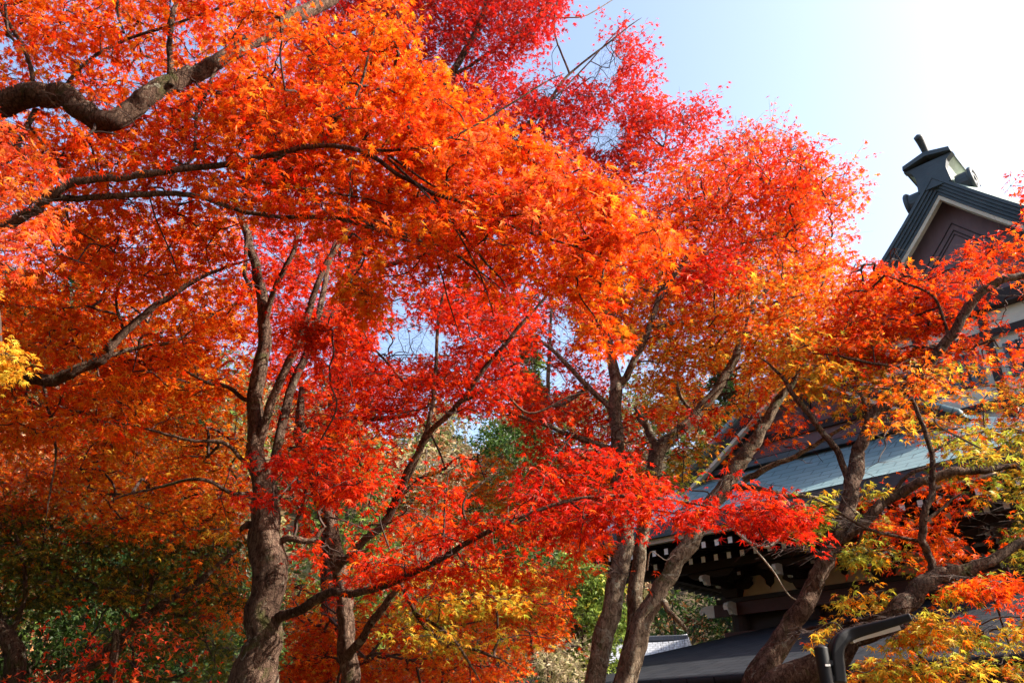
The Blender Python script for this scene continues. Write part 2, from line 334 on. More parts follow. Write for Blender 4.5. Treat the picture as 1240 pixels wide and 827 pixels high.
def grow_crown(root, patches, skel, leafsize, kind, twig_mat=None, name='crown', holes=True):
    """patches: (polygon px, (Y0,Y1), cover, palette). Sprays of leaves on twigs that join the nearest limb."""
    SC = []; SP = []; SR = []; SN = []
    for pt in patches:
        poly, (y0, y1), cover, pal = pt[:4]; ls = 1.08*leafsize*(pt[4] if len(pt) > 4 else 1)
        xs = [p[0] for p in poly]; ys = [p[1] for p in poly]; area = 0
        for i in range(len(poly)):
            x1, q1 = poly[i]; x2, q2 = poly[(i+1) % len(poly)]; area += x1*q2-x2*q1
        area = abs(area)/2; cxm, cym = np.mean(xs), np.mean(ys)
        px_leaf = ls/mpp(cxm, cym, (y0+y1)/2); nleaf = COVER*cover*area/(.26*px_leaf**2*1.6)
        per = 34; ns = max(2, int(nleaf/per)); got = 0; tries = 0
        while got < ns and tries < 60:
            tries += 1
            x = rng.uniform(min(xs), max(xs), ns*2); y = rng.uniform(min(ys), max(ys), ns*2); ok = inpoly(x, y, poly)
            x, y = x[ok][:ns-got], y[ok][:ns-got]
            for a, b in zip(x, y):
                Y = rng.uniform(y0, y1); SC.append(at(a, b, Y)); SP.append((pal, ls)); SR.append(mpp(a, b, Y)*rng.uniform(24, 40)*(pt[5] if len(pt) > 5 else 1)); SN.append(per)
            got += len(x)
    SC = np.array(SC); n = len(SC)
    # spray layering: pull neighbouring sprays on to shared layers
    lay = .30; SC[:, 2] += (np.round(SC[:, 2]/lay)*lay - SC[:, 2])*.6
    # ---- twigs: join to the nearest node of limbs + sprays already joined
    nodes = [p for p in skel]; base = len(nodes); N = np.array(nodes)
    d0 = np.array([np.min(np.linalg.norm(N - s, axis=1)) for s in SC]); order = np.argsort(d0)
    allP = np.vstack([N, np.zeros((n, 3))]); cnt = base; par = {}; idx = {}
    for s in order:
        p = SC[s]; q = allP[:cnt]; dv = p - q; dd = np.linalg.norm(dv, axis=1) 
        dd = dd + .35*np.maximum(0, -dv[:, 2])          # prefers to come from below
        j = int(np.argmin(dd)); par[cnt] = j; idx[cnt] = s; allP[cnt] = p; cnt += 1
    load = np.ones(cnt)
    for k in range(cnt-1, base-1, -1): load[par[k]] += load[k]
    TV = []; TF = []; off = 0
    for k in range(base, cnt):
        a, b = allP[par[k]], allP[k]; L = np.linalg.norm(b-a)
        m1 = a + (b-a)*.35 + rng.normal(0, .07*L, 3) + np.array([0, 0, .06*L]); m2 = a + (b-a)*.72 + rng.normal(0, .05*L, 3) + np.array([0, 0, .03*L])
        ra = .0026*min(load[par[k]] if par[k] >= base else load[k]*1.3, 60)**.42; rb = .0026*min(load[k], 60)**.42
        V, F, _ = tube(spline([a, m1, m2, b], 3), np.linspace(min(ra, .014), min(rb, .012), 10), 5, cap=False); TV.append(V); TF.append(F+off); off += len(V)
    # ---- leaves on twiglets
    P = []; D = []; U = []; S = []; Cc = []; tw0 = []; tw1 = []
    for s in range(n):
        pal, ls = SP[s]; r = SR[s]; m = int(SN[s]*rng.uniform(.7, 1.3)); nt_ = 6
        ang = rng.uniform(0, 6.283) + np.arange(nt_)*6.283/nt_ + rng.normal(0, .3, nt_)
        tilt = rng.normal(0, .22, 2); ends = np.stack([np.cos(ang)*r, np.sin(ang)*r, np.zeros(nt_)], 1)*rng.uniform(.6, 1.15, nt_)[:, None]
        ends[:, 2] = ends[:, 0]*tilt[0] + ends[:, 1]*tilt[1] - .25*r*rng.uniform(0, 1, nt_)
        tw0.append(np.repeat(SC[s][None], nt_, 0)); tw1.append(SC[s]+ends)
        k = rng.integers(0, nt_, m); t = rng.uniform(.12, 1.12, m)**.7
        b = SC[s] + ends[k]*t[:, None] + rng.normal(0, .022, (m, 3)) + np.array([0, 0, 1])*rng.normal(-.01, .035, m)[:, None]
        out_ = ends[k]/(np.linalg.norm(ends[k], axis=1)[:, None]+1e-6); a2 = rng.normal(0, .9, m); ca, sa = np.cos(a2), np.sin(a2)
        dirs = np.stack([out_[:, 0]*ca-out_[:, 1]*sa, out_[:, 0]*sa+out_[:, 1]*ca, -np.abs(rng.normal(.45, .45, m))], 1)
        up = np.stack([rng.normal(0, .5, m), rng.normal(0, .5, m), np.ones(m)], 1)
        hue = pick(pal, 1)[0]; c = pick(pal, m); g = rng.uniform(.45, .95, m)[:, None]; c = (c*g + hue[None]*(1-g)) * rng.uniform(.86, 1.08, m)[:, None]
        P.append(b); D.append(dirs); U.append(up); S.append(ls*rng.uniform(.62, 1.15, m)); Cc.append(c)
    P = np.concatenate(P); D = np.concatenate(D); U = np.concatenate(U); S = np.concatenate(S); Cc = np.clip(np.concatenate(Cc), 0, .92)
    keep = np.ones(len(P), bool)
    if holes:
        x, y = proj(P); 
        for g in GAPS: keep &= ~(inpoly(x + rng.normal(0, 5, len(x)), y + rng.normal(0, 5, len(x)), g))
    # a limb lifts its own leaves aside: few hang right in front of the thick wood
    x, y = proj(P)
    for cx, cy, cr, cY, pr, seg in LIMBS:
        near = (P[:, 1] > cY-1.25) & (P[:, 1] < cY+.06) & ((x-cx)**2 + (y-cy)**2 < (cr*1.25+2)**2)
        if near.any(): keep &= ~(near & (rng.random(len(P)) < pr))
    # sun flecks: openings in the leaves through which the low sun reaches the wood
    keep &= ~(in_fleck(P) & (rng.random(len(P)) < .95))
    P, D, U, S, Cc = P[keep], D[keep], U[keep], S[keep], Cc[keep]
    leaf_mesh(name, P, D, U, S, Cc, kind, M['leaf'], root)
    # twiglets: three-sided prisms, vectorised
    A = np.concatenate(tw0); B = np.concatenate(tw1); kt = ~in_fleck((A+B)/2, .06); A, B = A[kt], B[kt]; q = len(A); e = np.array([[1, 0, 0], [-.5, .4, .75], [-.5, -.4, -.75]])
    V = np.concatenate([A[:, None]+e[None]*.0022, B[:, None]+e[None]*.0011], 1).reshape(-1, 3); o = (np.arange(q)*6)[:, None]
    F = np.concatenate([o+np.array([[0, 1, 4, 3]]), o+np.array([[1, 2, 5, 4]]), o+np.array([[2, 0, 3, 5]])])
    TV.append(V); TF.append(F+off)
    o = link('twigs', mesh_np('twigs', np.vstack(TV), np.vstack(TF)), twig_mat or M['twig'], root); o['kind'] = 'stuff'
    print('crown', root.name, 'sprays', n, 'leaves', len(P))

def limb(root, name, pts, mat_, sides=12, ground=False, rough=.12, seed=0, flare=1.35, lean=0.0, show=.8):
    """pts in (px,py,Y,half-width px). ground: carry the first point down to the ground."""
    C = [at(a, b, Y) for a, b, Y, r in pts]; rr = [r*mpp(a, b, Y)*(.80 if ground else .58) for a, b, Y, r in pts]
    if rr[-1] < .03:                     # thin ends run out to a point
        C.append(C[-1] + (C[-1]-C[-2])*.5 + np.array([0, 0, -.03])); rr.append(.0025)
    g_ = np.random.default_rng(seed+5)
    if ground:
        b = C[0]; d = C[0]-C[1]; d = d/abs(d[2])*.5
        n = max(2, int(b[2]/.5)); ex = []; er = []
        for i in range(n, 0, -1):
            h = i/n; p = b + np.array([d[0]*b[2]*h*.6 + lean*h, d[1]*b[2]*h*.4, -(b[2]+.15)*h]); ex.append(p); er.append(rr[0]*(1+(flare-1)*h**2))
        C = ex + C; rr = er + rr
    X = np.concatenate([np.array(C), np.array(rr)[:, None]], 1); X = spline(X, 7)
    wob = g_.normal(0, 1, (len(X), 3)); wob = (wob + np.roll(wob, 1, 0) + np.roll(wob, -1, 0))/3; wob[:2] = 0; wob[-2:] *= .4
    X[:, :3] += wob*np.minimum(X[:, 3:4]*.35, .018)
    V, F, cap = tube(X[:, :3], np.maximum(X[:, 3], .002), sides, rough, seed)
    F2 = [tuple(f) for f in F] + [tuple(f[:3]) for f in cap]
    me = bpy.data.meshes.new(name); me.from_pydata([tuple(v) for v in V], [], F2); me.polygons.foreach_set('use_smooth', [True]*len(F2)); me.update()
    o = link(name, me, mat_, root)
    sk = X[:, :3]
    if show > 0:
        xx, yy = proj(sk); g2 = np.random.default_rng(seed+77); ph = g2.uniform(0, 6.28)
        for q in range(len(sk)):
            rp = X[q, 3]/mpp(xx[q], yy[q], sk[q, 1])
            if rp > 2.2 and -30 < xx[q] < 1270 and -30 < yy[q] < 860:
                wv = .5+.5*math.sin(q*.33+ph) + .3*math.sin(q*.81+2*ph)      # leaves still cross it here and there
                LIMBS.append((xx[q], yy[q], rp, sk[q, 1], show*min(1, .45+wv), seed))
                if q+1 < len(sk): LIMBS.append(((xx[q]+xx[q+1])/2, (yy[q]+yy[q+1])/2, rp, sk[q, 1], show*min(1, .45+wv), seed))
    return sk
def maple(label, trunk_sets, limbs, patches, leafsize, kind, bark='bark', group=None, seed=0, cat='maple tree', name='maple_tree', show=.8, cov=1.0):
    """trunk_sets: list of point lists carried to the ground; limbs: list of point lists"""
    a = trunk_sets[0][0]; base = at(a[0], a[1], a[2]).copy(); base[2] = 0
    root = tag(empty(name, base), label, cat, group); sk = []
    for i, t in enumerate(trunk_sets):
        s = limb(root, 'trunk', t, M[bark], 18, True, .10, seed*31+i, show=show); sk.append(s[len(s)//3:])
    for i, t in enumerate(limbs):
        dead = len(t[0]) == 5
        s = limb(root, 'dead_branch' if dead else 'branch', [p[:4] for p in t], M['deadwood'] if dead else M[bark], 10, False, .14, seed*31+100+i, show=show)
        if not dead: sk.append(s)
    sk = np.vstack(sk)[::2]
    x, y = proj(sk)
    QUEUE.append((root, [(p[0], p[1], p[2]*cov) + tuple(p[3:]) for p in patches], sk, leafsize, kind))
    return root
# ================================================================ GROUND AND HILL
def sstep(a, b, x): t = np.clip((x-a)/(b-a), 0, 1); return t*t*(3-2*t)
def hill(x, y):
    h = 26*sstep(30, 78, y + .22*np.abs(x)) + 1.2*np.sin(x*.11+.6)*sstep(30, 60, y) + 7*sstep(10, 40, -x)*sstep(16, 44, y)
    return h
gx = np.concatenate([np.linspace(-900, -90, 16), np.linspace(-80, 80, 81), np.linspace(90, 900, 16)])
gy = np.concatenate([np.linspace(-600, -40, 12), np.linspace(-30, 120, 76), np.linspace(135, 1500, 20)])
X, Yg = np.meshgrid(gx, gy); Z = hill(X, Yg)
V = np.stack([X, Yg, Z], -1).reshape(-1, 3); w_ = len(gx)
i = (np.arange(len(gy)-1)[:, None]*w_ + np.arange(w_-1)[None]).ravel()
tag(link('ground', mesh_np('ground', V, np.stack([i, i+1, i+w_+1, i+w_], 1), smooth=True), M['soil']), kind='structure')

# ================================================================ TEMPLE BUILDINGS (u along the front, c away from us; fronts turned 45 degrees)
AZ45 = -R(45); S2 = math.sqrt(.5)
def uc(u, c, z=0): return np.array([(u+c)*S2, (c-u)*S2, z])
def ucp(px, py, c):
    r = ray(px, py); t = (c - (EYE[0]+EYE[1])*S2)/((r[0]+r[1])*S2); p = EYE + r*t; return (p[0]-p[1])*S2, p[2]
class Building:
    def __init__(s, name, label, cat, u0, c0, group=None):
        s.root = tag(empty(name, uc(u0, c0), AZ45), label, cat, group); s.off = (-u0, -c0, 0)
    def part(s, mb, name, mats, parent=None, bevel=0, label=None):
        o = mb.build(name, mats, parent or s.root, bevel)
        if parent is None: o.location = s.off
        if label: o['label'] = label
        return o
    def sheet(s, fn, ns, nt, name, m, parent=None, thick=0, label=None):
        a = np.linspace(0, 1, ns); b = np.linspace(0, 1, nt); V = []; UV = []
        for t in b:
            for q in a:
                p, uv = fn(q, t); V.append(p); UV.append(uv)
        i = (np.arange(nt-1)[:, None]*ns + np.arange(ns-1)[None]).ravel()
        me = mesh_np(name, V, np.stack([i, i+1, i+ns+1, i+ns], 1), smooth=True, uv=UV)
        o = link(name, me, m, parent or s.root, True)
        if parent is None: o.location = s.off
        if thick: md = o.modifiers.new('thickness', 'SOLIDIFY'); md.thickness = thick; md.offset = -1 
        if label: o['label'] = label
        return o
def sweep_strip(mb, pts, dz0, dz1, y0, y1, mi=0):
    """a board following pts (u,z): between z+dz0 and z+dz1, from c=y0 to y1"""
    for (a, za), (b, zb) in zip(pts[:-1], pts[1:]):
        mb.hexa([(a, y0, za+dz0), (b, y0, zb+dz0), (b, y1, zb+dz0), (a, y1, za+dz0)], [(a, y0, za+dz1), (b, y0, zb+dz1), (b, y1, zb+dz1), (a, y1, za+dz1)], mi)

# ---------------------------------------------------------------- hall with the blue-green copper roof
uL, uR, cF, cB, uM = -13.0, -2.0, 15.0, 26.0, -7.5
Bh = Building('temple_hall', 'dark timber temple hall under a blue-green copper roof with small gable, behind the right trunks', 'temple hall', uM, 20)
Z0 = 6.15
def zroof(e): return Z0 + (1.5*(.8*e/2.2+.2*(e/2.2)**2) if e <= 2.2 else 1.5 + .62*(e-2.2) + .02*(e-2.2)**2)
def up(q): return .30*abs(2*q-1)**6
def fr(q, t):
    e = 2.25*t; u = (uL+e) + (uR-uL-2*e)*q; return (u, cF+e, zroof(e)+up(q)*(1-t)), (u, e*1.2)
Bh.sheet(fr, 60, 10, 'roof_front_slope', M['copper'], label='blue-green shingled front slope')
for sgn, ue in ((1, uL), (-1, uR)):
    def lo(q, t, sgn=sgn, ue=ue):
        e = 2.25*t; c = (cF+e) + (cB-cF-e)*q; return (ue+sgn*e, c, zroof(e)+.30*(1-q)**10*(1-t)), (c, e*1.2)
    def hi(q, t, sgn=sgn, ue=ue):
        e = 2.2+3.3*t; c = 16.75 + (cB-16.75)*q; return (ue+sgn*e, c, zroof(e)+.004), (c, e*1.25)
    Bh.sheet(lo, 30, 8, 'roof_side_slope', M['copper']); Bh.sheet(hi, 20, 10, 'roof_upper_slope', M['copper'], thick=.12)
n_ = 48; us = np.linspace(uL, uR, n_)
m = MB(); sweep_strip(m, [(u, Z0+up((u-uL)/(uR-uL))) for u in us], -.30, -.01, cF+.012, cF+.26)
sd = np.linspace(cF+.27, cB, 24)
def side_strip(m, ue, w, d0, d1, s_):
    for a, b in zip(sd[:-1], sd[1:]):
        za, zb = (Z0+.30*(1-(c-cF)/(cB-cF))**10 for c in (a, b)); x0, x1 = sorted((ue+s_*w[0], ue+s_*w[1]))
        m.hexa([(x0, a, za+d0), (x1, a, za+d0), (x1, b, zb+d0), (x0, b, zb+d0)], [(x0, a, za+d1), (x1, a, za+d1), (x1, b, zb+d1), (x0, b, zb+d1)])
side_strip(m, uL, (.012, .26), -.30, -.01, 1); side_strip(m, uR, (.012, .26), -.30, -.01, -1)
Bh.part(m, 'roof_edge', M['edge'])
m = MB(); sweep_strip(m, [(u, Z0+up((u-uL)/(uR-uL))) for u in us[1:-1]], -.41, -.303, cF+.10, cF+.22); side_strip(m, uL, (.10, .22), -.41, -.303, 1); side_strip(m, uR, (.10, .22), -.41, -.303, -1)
Bh.part(m, 'eave_board', M['trim'], label='pale weathered eave board under the roof edge')
m = MB()   # boarding over the rafters
for q in range(n_-1):
    a, b = us[q], us[q+1]; 
    if a < uL+.2 or b > uR-.2: continue
    za, zb = (up((u-uL)/(uR-uL)) for u in (a, b))
    m.add([(a, cF+.2, 5.72+za), (b, cF+.2, 5.72+zb), (b, 17.8, 6.2), (a, 17.8, 6.2)], [(0, 1, 2, 3)])
m.add([(uL+.2, cF+.2, 5.95), (uL+.2, cB, 5.72), (-10.2, cB, 6.2), (-10.2, 17.8, 6.2)], [(0, 1, 2, 3)])
m.add([(uR-.2, cF+.2, 5.95), (uR-.2, cB, 5.72), (-4.8, cB, 6.2), (-4.8, 17.8, 6.2)], [(0, 1, 2, 3)])
Bh.part(m, 'eave_ceiling', M['wood'])
for k in range(33):
    u = uL+.35+k*.325; z = 5.50+up((u-uL)/(uR-uL))
    m = MB(); m.hexa([(u-.05, cF+.24, z), (u+.05, cF+.24, z), (u+.05, cF+1.5, z+.2), (u-.05, cF+1.5, z+.2)], [(u-.05, cF+.24, z+.13), (u+.05, cF+.24, z+.13), (u+.05, cF+1.5, z+.33), (u-.05, cF+1.5, z+.33)])
    m.mi[2] = 1; Bh.part(m, 'flying_rafter', [M['wood'], M['white']])
for k in range(32):
    u = uL+.9+k*.325; 
    if u > uR-.6: break
    z = 5.34+.6*up((u-uL)/(uR-uL)); m = MB()
    m.hexa([(u-.05, cF+.85, z), (u+.05, cF+.85, z), (u+.05, 17.75, z+.42), (u-.05, 17.75, z+.42)], [(u-.05, cF+.85, z+.13), (u+.05, cF+.85, z+.13), (u+.05, 17.75, z+.55), (u-.05, 17.75, z+.55)])
    m.mi[2] = 1; Bh.part(m, 'base_rafter', [M['wood'], M['white']])
for k in range(30):
    c = cF+.6+k*.34; z = 5.50+.30*(1-(c-cF)/(cB-cF))**10; m = MB()
    m.hexa([(uL+.24, c-.05, z), (uL+.24, c+.05, z), (-10.25, c+.05, z+.42), (-10.25, c-.05, z+.42)], [(uL+.24, c-.05, z+.13), (uL+.24, c+.05, z+.13), (-10.25, c+.05, z+.55), (-10.25, c-.05, z+.55)])
    m.mi[2] = 1
    Bh.part(m, 'side_rafter', [M['wood'], M['white']])
# gable of the copper roof
rake = [(uM-5.5+e, zroof(e)) for e in np.linspace(2.0, 5.5, 14)]; rake_r = [(2*uM-u, z) for u, z in rake][::-1]
gw = MB(); gw.prism([(uM-3.2, 7.66)] + [(u, z-.3) for u, z in rake if u > uM-3.15] + [(u, z-.3) for u, z in rake_r if u < uM+3.15] + [(uM+3.2, 7.66)], 17.32, 17.5)
o = Bh.part(gw, 'gable_wall', M['gable'])
m = MB(); m.box(uM-1.5, uM+1.5, 17.25, 17.318, 8.2, 8.38); m.box(uM-.1, uM+.1, 17.25, 17.318, 8.384, 9.3); m.box(uM-3.1, uM+3.1, 17.22, 17.318, 7.67, 7.86)
Bh.part(m, 'gable_beam', M['wood'])
for rk in (rake, rake_r):
    m = MB(); sweep_strip(m, rk, -.36, -.125, 16.80, 16.95); b = Bh.part(m, 'bargeboard', M['wood'])
    m = MB(); sweep_strip(m, rk, -.46, -.365, 16.78, 16.93); m.build('pale_edge', M['trim'], b)
m = MB(); m.prism([(uM-.3, 9.62), (uM-.3, 10.0), (uM-.42, 10.05), (uM, 10.3), (uM+.42, 10.05), (uM+.3, 10.0), (uM+.3, 9.62)], 16.7, cB)
Bh.part(m, 'ridge', M['edge'], bevel=.02)
m = MB(); m.prism([(uM-2.9, 7.62), (uM-2.9, 7.75), (uM+2.9, 7.75), (uM+2.9, 7.62)], 16.98, 17.2); Bh.part(m, 'gable_flashing', M['edge'])
# walls, columns and beams
m = MB(); m.box(-10.15, -4.85, 17.8, 17.95, 0, 6.3); m.box(-10.15, -10.0, 17.96, 25.8, 0, 6.3); m.box(-5.0, -4.85, 17.96, 25.8, 0, 6.3); m.box(-10.15, -4.85, 25.81, 25.95, 0, 9.4)
Bh.part(m, 'wall', M['wood'])
cols = (-10.15, -8.35, -6.6, -4.85)
for u in cols:
    m = MB(); n = 14
    m.prism([(u+.2*math.cos(2*math.pi*i/n), 17.72+.2*math.sin(2*math.pi*i/n)) for i in range(n)], 0, 4.72, axis='z'); Bh.part(m, 'column', M['wood'])
m = MB(); m.box(-10.7, -4.3, 17.5, 17.60, 4.42, 4.70); Bh.part(m, 'tie_beam', M['wood_red'])
m = MB(); m.box(-10.6, -4.4, 17.46, 17.70, 4.705, 4.80); Bh.part(m, 'cap_beam', M['wood'])
m = MB(); m.box(-10.5, -4.5, 17.52, 17.62, 3.86, 4.06); Bh.part(m, 'tie_beam', M['wood_red'])
m = MB(); m.box(-12.6, -2.4, 16.45, 16.65, 5.30, 5.48); Bh.part(m, 'eave_purlin', M['wood'])
m = MB(); m.box(-11.6, -11.42, 16.7, 25.5, 5.32, 5.5); Bh.part(m, 'eave_purlin', M['wood'])
for a, b in zip(cols[:-1], cols[1:]):
    m = MB(); m.box(a+.22, b-.22, 17.70, 17.79, 4.82, 5.5); Bh.part(m, 'back_board', M['wood'])
    for w in (a+.52, b-.52):      # bell-shaped plaster fields between the brackets
        bell = [(-.40, 4.83), (-.36, 4.97), (-.27, 5.05), (-.25, 5.17), (-.15, 5.27), (.15, 5.27), (.25, 5.17), (.27, 5.05), (.36, 4.97), (.40, 4.83)]
        m = MB(); m.prism([(w+x, z) for x, z in bell], 17.66, 17.695); Bh.part(m, 'plaster_panel', M['plaster'])
def nose(P, dirv, parent_build, name, s=1.0, mt='white'):
    """a curled beam nose: outline in the plane of dirv and z"""
    outl = [(0, .14), (.22, .15), (.36, .11), (.43, .03), (.40, -.06), (.33, -.05), (.30, .0), (.24, -.05), (.18, -.14), (0, -.15)]
    m = MB(); V = []
    dx, dy = dirv; wx, wy = -dy*.06*s, dx*.06*s
    for sg in (-1, 1): V += [(P[0]+dx*a*s+sg*wx, P[1]+dy*a*s+sg*wy, P[2]+b*s) for a, b in outl]
    n = len(outl); m.add(V, [tuple(range(n))[::-1], tuple(range(n, 2*n))] + [(i, (i+1) % n, n+(i+1) % n, n+i) for i in range(n)]); return m
for u in cols:
    m = MB(); m.hexa([(u-.16, 17.4, 4.81), (u+.16, 17.4, 4.81), (u+.16, 17.72, 4.81), (u-.16, 17.72, 4.81)], [(u-.22, 17.34, 4.98), (u+.22, 17.34, 4.98), (u+.22, 17.74, 4.98), (u-.22, 17.74, 4.98)])
    for c, z, w in ((17.56, 4.985, .5), (17.1, 5.13, .58), (16.66, 5.16, .6)):
        m.prism([(u-w, z+.15), (u-w, z+.09), (u-w+.14, z), (u+w-.14, z), (u+w, z+.09), (u+w, z+.15)], c-.055, c+.055)
        for du in (-w+.1, 0, w-.1): m.hexa([(u+du-.06, c-.06, z+.153), (u+du+.06, c-.06, z+.153), (u+du+.06, c+.06, z+.153), (u+du-.06, c+.06, z+.153)], [(u+du-.1, c-.1, z+.25), (u+du+.1, c-.1, z+.25), (u+du+.1, c+.1, z+.25), (u+du-.1, c+.1, z+.25)])
    m.box(u-.06, u+.06, 16.95, 17.5, 4.99, 5.125); m.box(u-.062, u+.062, 16.5, 17.04, 5.0, 5.155)
    b = Bh.part(m, 'bracket_set', M['wood'])
    for P, s_ in (((u, 16.95, 5.04), .55), ((u, 16.5, 5.07), .75)): nose(P, (0, -1), None, 'n', s_).build('bracket_nose', M['white'], b)
    for du in (-.5, .5):
        q = MB(); q.box(u+du-.055 if du > 0 else u+du-.03, u+du+.03 if du > 0 else u+du+.055, 17.03, 17.17, 5.21, 5.285); q.build('arm_end', M['white'], b)
for P, d in (((-10.7, 17.55, 4.56), (-1, 0)), ((-10.15, 17.5, 4.56), (0, -1))):
    Bh.part(nose(P, d, None, 'n', .95), 'beam_nose', M['white'], label='white curled beam end under the eave')

# ---------------------------------------------------------------- lower grey roof in front of the hall
Bc = Building('roofed_corridor', 'low dark grey shingled roof on red-brown beams in front of the temple hall', 'corridor', -6, 14)
ul1, zl1 = ucp(800, 795, 17.6); ul0, zl0 = ucp(690, 829.5, 14.0)
def ztop(u): return np.interp(u, [ul1, -9.5, -7, -3, 2], [zl1, 3.98, 4.14, 4.30, 4.35])
def lr(q, t):
    c = 17.6 - 7.1*t; uleft = ul1 + (ul0-ul1)*(17.6-c)/3.6; u = uleft + (1.5-uleft)*q
    zt = ztop(max(u, ul1)); ze = 2.42; zz = zt + (ze-zt)*(1.06*t - .06*t*t)
    return (u, c, zz), (u, 7.3*t)
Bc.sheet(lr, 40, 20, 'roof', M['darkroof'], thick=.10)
ue0 = ul1 + (ul0-ul1)*7.1/3.6
m = MB(); m.box(ue0+.1, 1.5, 10.53, 10.72, 2.08, 2.315); Bc.part(m, 'eave_beam', M['wood_red'])
m = MB(); m.box(ue0+.1, 1.5, 10.50, 10.66, 1.97, 2.076); Bc.part(m, 'eave_board', M['trim'])
m = MB(); m.box(ue0+.3, 1.4, 10.9, 11.1, 1.62, 1.96); Bc.part(m, 'lintel', M['wood_red'])
for u in (-12.5, -9.4, -6.3, -3.2, -.1):
    m = MB(); m.box(u-.12, u+.12, 10.88, 11.12, 0, 1.615); Bc.part(m, 'post', M['wood_red'], bevel=.015)
m = MB(); m.box(ue0+.5, 1.3, 15.2, 15.35, 0, 2.6); Bc.part(m, 'wall', M['plaster'])

# ---------------------------------------------------------------- tall hall with the big gable
Ba = Building('gabled_hall', 'tall hall with a steep purple-brown gable and dark ridge ornament against the sky', 'temple hall', -4.6, 29)
aU, aC, aZ = -4.6, 22.0, 16.8; Wd = 6.6
def zr(x): x = abs(x); return aZ - 1.18*x + .036*x*x
for s_ in (-1, 1):
    def sl_(q, t, s_=s_): x = Wd*t; c = aC + .5 + 15.5*q; return (aU+s_*x, c, zr(x)+.10), (c, x*1.5)
    Ba.sheet(sl_, 20, 16, 'roof_slope', M['verdigris'], thick=.10)
xs = np.linspace(0, Wd, 18)
for s_ in (-1, 1):
    pts = [(aU+s_*x, zr(x)) for x in xs]
    m = MB(); 
    for k in range(5): sweep_strip(m, pts, -.13-.125*k-.108, -.13-.125*k+.012 if k else -.105, aC+.05*k, aC+.5)     # layered verge
    v = Ba.part(m, 'layered_verge', M['edge'])
    def roll(q, t, s_=s_): x = .02+(Wd-.02)*q; b = .10+.34*min(1, x/1.2); return (aU+s_*x, aC+.03+.55*t, zr(x)-.13+b*math.sin(t*1.57)), (x, t)
    Ba.sheet(roll, 24, 6, 'rolled_verge', M['verdigris'] if s_ > 0 else M['edge'])  # left roll gets the dark edge colour: its shaded side is painted in
    m = MB(); sweep_strip(m, pts, -.90, -.745, aC+.22, aC+.40); m.build('pale_bargeboard', M['trim'], v)
gpoly = [(aU-5.0, 12.3)] + [(aU+x, zr(x)-.95+.25) for x in np.linspace(-3.5, 3.5, 15)] + [(aU+5.0, 12.3)]
m = MB(); m.prism([(aU-3.9, 12.75)] + [(aU+x, zr(x)-.45) for x in np.linspace(-3.6, 3.6, 15)] + [(aU+3.9, 12.75)], aC+.75, aC+.95); g = Ba.part(m, 'gable_wall', M['gable'])
for d, w in ((.62, .035), (.86, .035), (1.0, .02)):
    for s_ in (-1, 1):
        m = MB(); pts = [(aU+s_*x, zr(x)-.85-d) for x in np.linspace(0, 2.6-d*.6, 8)]; sweep_strip(m, pts, -w, 0, aC+.722, aC+.748); m.build('moulding', M['wood'], g)
m = MB(); m.box(aU-4.9, aU+4.9, aC+.6, aC+.9, 12.35, 12.74); Ba.part(m, 'gable_beam', M['wood'])
m = MB(); m.box(aU-5.6, aU+5.6, aC+.9, aC+1.05, 0, 12.34); m.box(aU-5.6, aU-5.45, aC+1.06, aC+15.5, 0, 10.2); m.box(aU+5.45, aU+5.6, aC+1.06, aC+15.5, 0, 10.2); m.box(aU-5.6, aU+5.6, aC+15.51, aC+15.65, 0, 12.3)
Ba.part(m, 'plaster_wall', M['plaster'])

for k in range(-3, 4): m = MB(); m.box(aU+k*1.75-.11, aU+k*1.75+.11, aC+.80, aC+.897, 0, 12.345); Ba.part(m, 'timber_post', M['wood'])
for z in (9.6, 11.55): m = MB(); m.box(aU-5.55, aU+5.55, aC+.76, aC+.797, z, z+.22); Ba.part(m, 'timber_rail', M['wood'])
for k in (-2, -1, 0, 1):
    m = MB(); u0 = aU+k*1.75+.3; m.box(u0, u0+1.15, aC+.82, aC+.897, 10.35, 11.3); w = Ba.part(m, 'window', M['glass'])
    m = MB(); 
    for q in range(5): m.box(u0+.1+q*.22, u0+.15+q*.22, aC+.785, aC+.817, 10.35, 11.3)
    m.build('lattice', M['wood'], w)
# ridge: stacked courses with a flared cap, end plate, horn and scrolls
m = MB(); m.prism([(aU-.42, 16.15), (aU-.40, 16.75), (aU-.46, 16.99), (aU-.62, 17.15), (aU-.68, 17.20), (aU+.68, 17.20), (aU+.62, 17.15), (aU+.46, 16.99), (aU+.40, 16.75), (aU+.42, 16.15)], aC+.25, aC+15)
rd = Ba.part(m, 'ridge', M['verdigris'])
m = MB(); m.prism([(aU-.46, 16.25), (aU-.42, 16.75), (aU-.50, 17.0), (aU-.7, 17.15), (aU+.7, 17.15), (aU+.5, 17.0), (aU+.42, 16.75), (aU+.46, 16.25)], aC+.02, aC+.24); m.build('end_plate', M['edge'], rd)
m = MB(); m.prism([(aU-.68, 17.16), (aU-.66, 17.29), (aU-.05, 17.46), (aU+.05, 17.46), (aU+.66, 17.29), (aU+.68, 17.16), (aU, 17.32)], aC-.10, aC+15.1); m.build('ridge_cap', [M['edge']], rd)
m = MB()
hp = spline([(aU, aC+.35, 17.40), (aU, aC+.12, 17.72), (aU, aC-.05, 17.88), (aU, aC-.22, 17.98)], 5); V, F, cap = tube(hp, np.linspace(.09, .125, len(hp)), 12)
m.add(V, [tuple(f) for f in F] + [tuple(f[:3]) for f in cap], 0, True); m.build('ridge_horn', M['edge'], rd)
